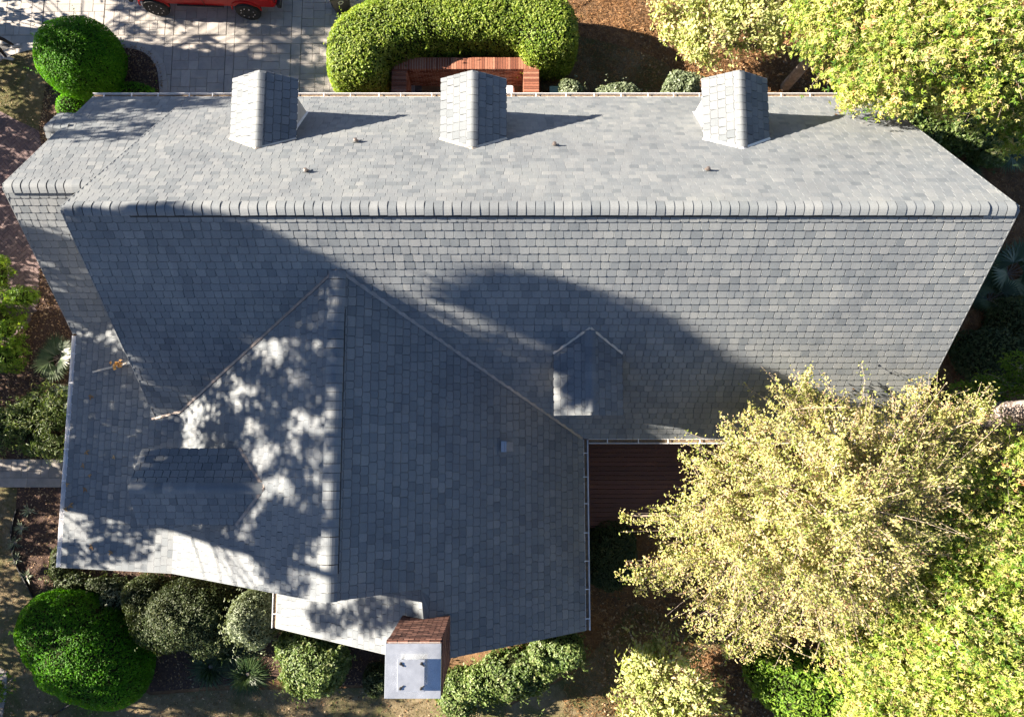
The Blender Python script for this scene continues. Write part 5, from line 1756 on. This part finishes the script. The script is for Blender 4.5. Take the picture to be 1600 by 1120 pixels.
# where shade lies: (slope, outline in the photograph, share in shade, spacing)
SHADE = [
    (1, [(215, 342), (330, 340), (420, 372), (522, 414), (440, 498), (330, 470), (215, 440), (180, 400)], .9, 10),
    (1, [(180, 420), (215, 440), (330, 470), (440, 498), (300, 620), (245, 640), (215, 560)], .55, 9),
    (1, [(98, 330), (215, 342), (180, 440), (215, 560), (160, 480), (120, 390)], .42, 11),
    (1, [(730, 474), (775, 443), (830, 436), (880, 448), (950, 474), (1035, 502), (1085, 532), (1090, 570), (1040, 580), (940, 556), (870, 532), (800, 500)], .6, 9),
    (1, [(1060, 590), (1140, 575), (1240, 598), (1330, 640), (1240, 660), (1100, 650)], .75, 11),
    (3, [(45, 372), (150, 385), (160, 420), (70, 405)], .7, 14), (3, [(70, 425), (165, 440), (170, 455), (90, 450)], .55, 14),
    (3, [(92, 462), (175, 470), (185, 520), (115, 500)], .7, 14),
    (4, [(520, 425), (535, 500), (525, 640), (520, 820), (430, 820), (420, 700), (290, 645), (400, 540)], .5, 13),
    (4, [(290, 650), (420, 700), (380, 705), (285, 700)], .55, 13),
    (4, [(420, 770), (520, 790), (510, 935), (420, 915), (400, 830)], .52, 13),
    (4, [(240, 822), (330, 820), (400, 850), (420, 900), (300, 890)], .1, 15),
    (5, [(118, 525), (200, 550), (240, 655), (290, 650), (285, 700), (215, 705), (205, 800), (95, 790)], .97, 11),
    (5, [(95, 790), (205, 800), (240, 822), (235, 885), (90, 882)], .36, 15),
    (12, [(868, 555), (921, 515), (925, 648), (870, 648)], .46, 12),
    (13, [(220, 706), (375, 705), (410, 760), (215, 765)], .5, 12), (13, [(210, 768), (410, 765), (372, 815), (215, 815)], .5, 12),
    (8, [(500, 938), (600, 935), (655, 960), (640, 1010), (560, 1005), (490, 985)], .5, 14),
    (2, [(105, 178), (150, 150), (300, 152), (250, 168), (180, 176)], .8, 13), (0, [(250, 152), (362, 152), (360, 172), (240, 172)], .6, 13),
    (2, [(85, 192), (170, 180), (230, 186), (150, 200)], .65, 13), (0, [(170, 178), (300, 182), (250, 196), (170, 192)], .6, 13), (2, [(70, 210), (150, 205), (220, 214), (120, 222)], .6, 13),
    (None, [(-20, -30), (250, -30), (250, 60), (120, 70), (0, 90)], .42, 20),
    (None, [(250, -20), (500, -20), (520, 40), (260, 60)], .62, 20), (None, [(256, 62), (505, 45), (515, 140), (560, 155), (258, 155)], .76, 20),
    (None, [(0, 95), (100, 78), (250, 80), (256, 150), (150, 150), (70, 205), (0, 172)], .7, 20),
    (None, [(-20, 172), (70, 212), (60, 300), (62, 480), (100, 520), (110, 560), (105, 720), (-20, 720)], .8, 20),
    (None, [(-20, 720), (95, 720), (90, 880), (-20, 880)], .78, 20),
    (None, [(-20, 880), (90, 890), (140, 900), (140, 1140), (-20, 1140)], .62, 20), (None, [(140, 900), (240, 905), (430, 930), (430, 1010), (300, 1140), (140, 1140)], .42, 20),
    (None, [(300, 1080), (600, 1060), (600, 1140), (300, 1140)], .6, 20),
]
clumps = []
for k, poly, dens, sp in SHADE:
    pa = np.array(poly, float)
    x0, y0 = pa.min(0); x1, y1 = pa.max(0)
    g_ = np.array([(x, y) for x in np.arange(x0, x1, sp) for y in np.arange(y0, y1, sp)])
    g_ = g_ + RNG.uniform(-.45, .45, g_.shape) * sp
    g_ = g_[inpoly(g_[:, 0], g_[:, 1], pa)]
    # clumpy gaps rather than an even scatter
    w_ = wav(np.c_[g_[:, 0] * .04, g_[:, 1] * .085, np.zeros(len(g_))], 1.0) * .5 + RNG.normal(size=len(g_)) * .32
    if k == 1:      # gaps between boughs draw long streaks down the sun's direction
        u_ = g_[:, 0] * .882 + g_[:, 1] * .47; v_ = -g_[:, 0] * .47 + g_[:, 1] * .882
        w_ = wav(np.c_[u_ * .012, v_ * .085, np.zeros(len(g_))], 1.0) * .75 + RNG.normal(size=len(g_)) * .2
    thr = np.quantile(w_, 1 - dens) if len(w_) else 0
    for (x, y), v in zip(g_, w_):
        if v < thr: continue
        q = on_roof(x, y, k)
        t = (q.x - SUNX + random.uniform(-2.2, 2.2)) / LIGHT.x
        clumps.append((q - LIGHT * t, sp))
OAKS = [('tall oak west of the brick path and porch', 4.2, 2.5, 8.6, 19.5), ('oak west of the wing gable', -.8, -3.0, 2.5, 17.5), ('oak west of the driveway', 13.4, 8.6, 99, 9.5), ('oak in the lower left yard', -7.2, -99, -3.0, 9.5)]
for lb, ty, ya, yb, th in OAKS:
    mine = [c for c in clumps if ya <= c[0].y < yb]
    o0 = Vector((SUNX, ty, 0))
    root = empty('oak_tree', o0); tag(root, lb + ', beyond the left edge', 'tree', 'oaks west of the house')
    tb = MB(); tp = [Vector((0, 0, 0)), Vector((.05, .1, th * .3)), Vector((-.05, 0, th * .65)), Vector((0, .1, th))]
    tb.tube(tp, [.3, .22, .16, .05], 10); tb.build('trunk', M['bark'], root, smooth=True)
    br = MB()
    CC = []
    for c, sp in mine:
        c = c - o0
        zt = min(th, max(th * .3, c.z - .6 * math.hypot(c.x, c.y)))
        if random.random() < .5:
            br.tube(bezier((0, 0.05, zt), c, (0, 0, .25), 3), [.03, .02, .014, .006], 4, False)
        m_ = 26 if sp < 12 else 44
        CC.append(np.array(c) + RNG.normal(size=(m_, 3)) * np.array([.22, .14, .14]) * (.72 if sp < 12 else 1))
    br.build('branches', M['bark'], root)
    C = np.concatenate(CC)
    leaf_obj('crown', C, unit(RNG.normal(size=C.shape)), .2 * RNG.uniform(.6, 1.2, len(C)), M['l_shade'], root, .6)

# ------------------------------------------------------------------ grass, straw and leaf litter
def sample_poly(poly, n):
    p = np.asarray(poly); lo = p.min(0); hi = p.max(0)
    out_ = np.zeros((0, 2))
    while len(out_) < n:
        q = RNG.uniform(lo, hi, size=(n * 2, 2))
        q = q[inpoly(q[:, 0], q[:, 1], p)]
        out_ = np.concatenate([out_, q])
    return out_[:n]

def under_roof(q):
    return np.array([roofz(x, y) > 0 for x, y in q], bool)

def grass(name, label, poly, n, z, ln=.055):
    q = sample_poly(poly, n)
    w_ = wav(np.c_[q, np.zeros(n)], .9)
    q = q[w_ > RNG.uniform(-1.2, .6, n)]
    n = len(q)
    w_ = wav(np.c_[q, np.zeros(n)], .9)
    rt = np.c_[q, np.full(n, z)]
    a = RNG.uniform(0, 6.283, n)
    d = np.c_[np.cos(a) * .8, np.sin(a) * .8, RNG.uniform(.5, 1.4, n)]
    o = blades(name, rt, d, ln * RNG.uniform(.5, 1.4, n), .011, .45, M['grass'], None, np.clip(.6 - .4 * w_ + RNG.normal(size=n) * .2, 0, 1), 2)
    tag(o, label, 'grass', kind='stuff')

grass('grass', 'short dry grass beside the round bush', POLY_LAWNW, 9000, .05)
grass('grass', 'short dry grass of the lower lawn', POLY_LS, 60000, .016, .07)
grass('grass', 'tan grass beyond the wide leafy bush', POLY_LSE, 18000, .018)
grass('grass', 'shaded grass behind the brick enclosure', POLY_LNE, 9000, .012)

def flakes(name, label, poly, n, z, size, mat, aspect=.55, flat=.35, hgt=.02, cat='leaf litter'):
    q = sample_poly(poly, n)
    C = np.c_[q, z + RNG.uniform(0.004, hgt, n)]
    Nr = unit(np.array([0, 0, 1.0]) + RNG.normal(size=(n, 3)) * flat)
    o = leaf_obj(name, C, Nr, size * RNG.uniform(.5, 1.3, n), mat, None, aspect)
    tag(o, label, cat, kind='stuff')

flakes('bark_chips', 'bark chips on the round bush bed', POLY_BEDN, 5200, .06, .07, M['litter'], .4)
flakes('leaf_litter', 'pale leaves strewn on the mulch by the porch gutter', POLY_MW, 5500, .014, .075, M['litter'], .5)
flakes('leaf_litter', 'leaves strewn on the mulch in front of the porch', POLY_MSW, 5500, .014, .07, M['litter'], .45)
rect = lambda a, b, c, d: [tuple(P(x, y, 0))[:2] for x, y in ((a, b), (c, b), (c, d), (a, d))]
flakes('pine_straw', 'orange brown pine straw behind the far dormers', rect(850, -40, 1640, 175), 60000, .004, .13, M['straw'], .09, .4, .05, 'pine straw')
flakes('pine_straw', 'pine straw beyond the gable end', rect(1420, 175, 1680, 760), 26000, .004, .13, M['straw'], .09, .4, .05, 'pine straw')
flakes('pine_straw', 'pine straw and needles under the lower trees', rect(880, 830, 1700, 1180), 60000, .004, .13, M['straw'], .09, .4, .05, 'pine straw')
flakes('leaf_litter', 'brown fallen leaves under the lower trees', rect(940, 940, 1660, 1160), 9000, .01, .11, M['litter'], .5, .5, .06)
flakes('leaf_litter', 'brown fallen leaves under the upper trees', rect(1000, -20, 1640, 190), 6000, .01, .1, M['litter'], .5, .5, .06)
flakes('leaf_litter', 'dead leaves scattered on the lower lawn', POLY_LS, 5200, .02, .065, M['litter'], .5, .4, .03)
flakes('leaf_litter', 'dead leaves scattered beside the round bush', POLY_LAWNW, 500, .052, .06, M['litter'], .5, .4, .02)

# single fallen leaves on the porch roof
lm = []
for i in range(3):
    C = np.zeros((1, 3)); v, f, r = leaf_arrays(C, np.array([[0, 0, 1.0]]), .13, .8, 'star', np.array([[1.0, .1, 0]]))
    me = np_mesh('fallen_leaf', v, f, 3, np.full(len(r), i / 2)); me.materials.append(M['fallen']); lm.append(me)
spots = [(142, 619, 'on the porch roof, farthest up the slope'), (135, 706, 'second from the top of the porch roof'), (178, 714, 'nearest the wide dormer'), (130, 727, 'between the upper pair and the gutter'),
         (140, 742, 'above the two large gutter leaves'), (104, 757, 'lying right at the gutter beside the walkway'), (133, 764, 'largest and yellowest, inward of the gutter'),
         (110, 789, 'upper of the pair low on the porch roof'), (102, 796, 'lower of the pair low on the porch roof'), (143, 854, 'pale, near the porch corner'), (173, 862, 'dark, near the porch corner')]
sl_ = (WBZ - WWZ) / (WBX - WWX)
for i, (px, py, lb) in enumerate(spots):
    z = 3.0
    for _ in range(6):
        q = P(px, py, z); z = WBZ - sl_ * (WBX - q.x) + .035
    q = P(px, py, z)
    o = link('fallen_leaf', lm[i % 3], None, None, Matrix.Translation(q) @ Matrix.Rotation(-math.atan(sl_), 4, 'Y') @ Matrix.Rotation(random.uniform(0, 6), 4, 'Z') @ Matrix.Scale(random.uniform(.8, 1.25), 4))
    tag(o, 'orange fallen leaf ' + lb, 'leaf', 'fallen leaves on the porch roof')
# a little drift of leaves caught on the small flashing
q = P(186, 571, 3.42)
C = np.array(q) + RNG.normal(size=(26, 3)) * np.array([.07, .05, .01]) + np.array([0, 0, .06])
o = leaf_obj('leaf_drift', C, unit(np.array([0, 0, 1.0]) + RNG.normal(size=(26, 3)) * .6), .1, M['fallen'], None, .6)
tag(o, 'small drift of orange leaves caught on the porch flashing', 'leaf litter', kind='stuff')
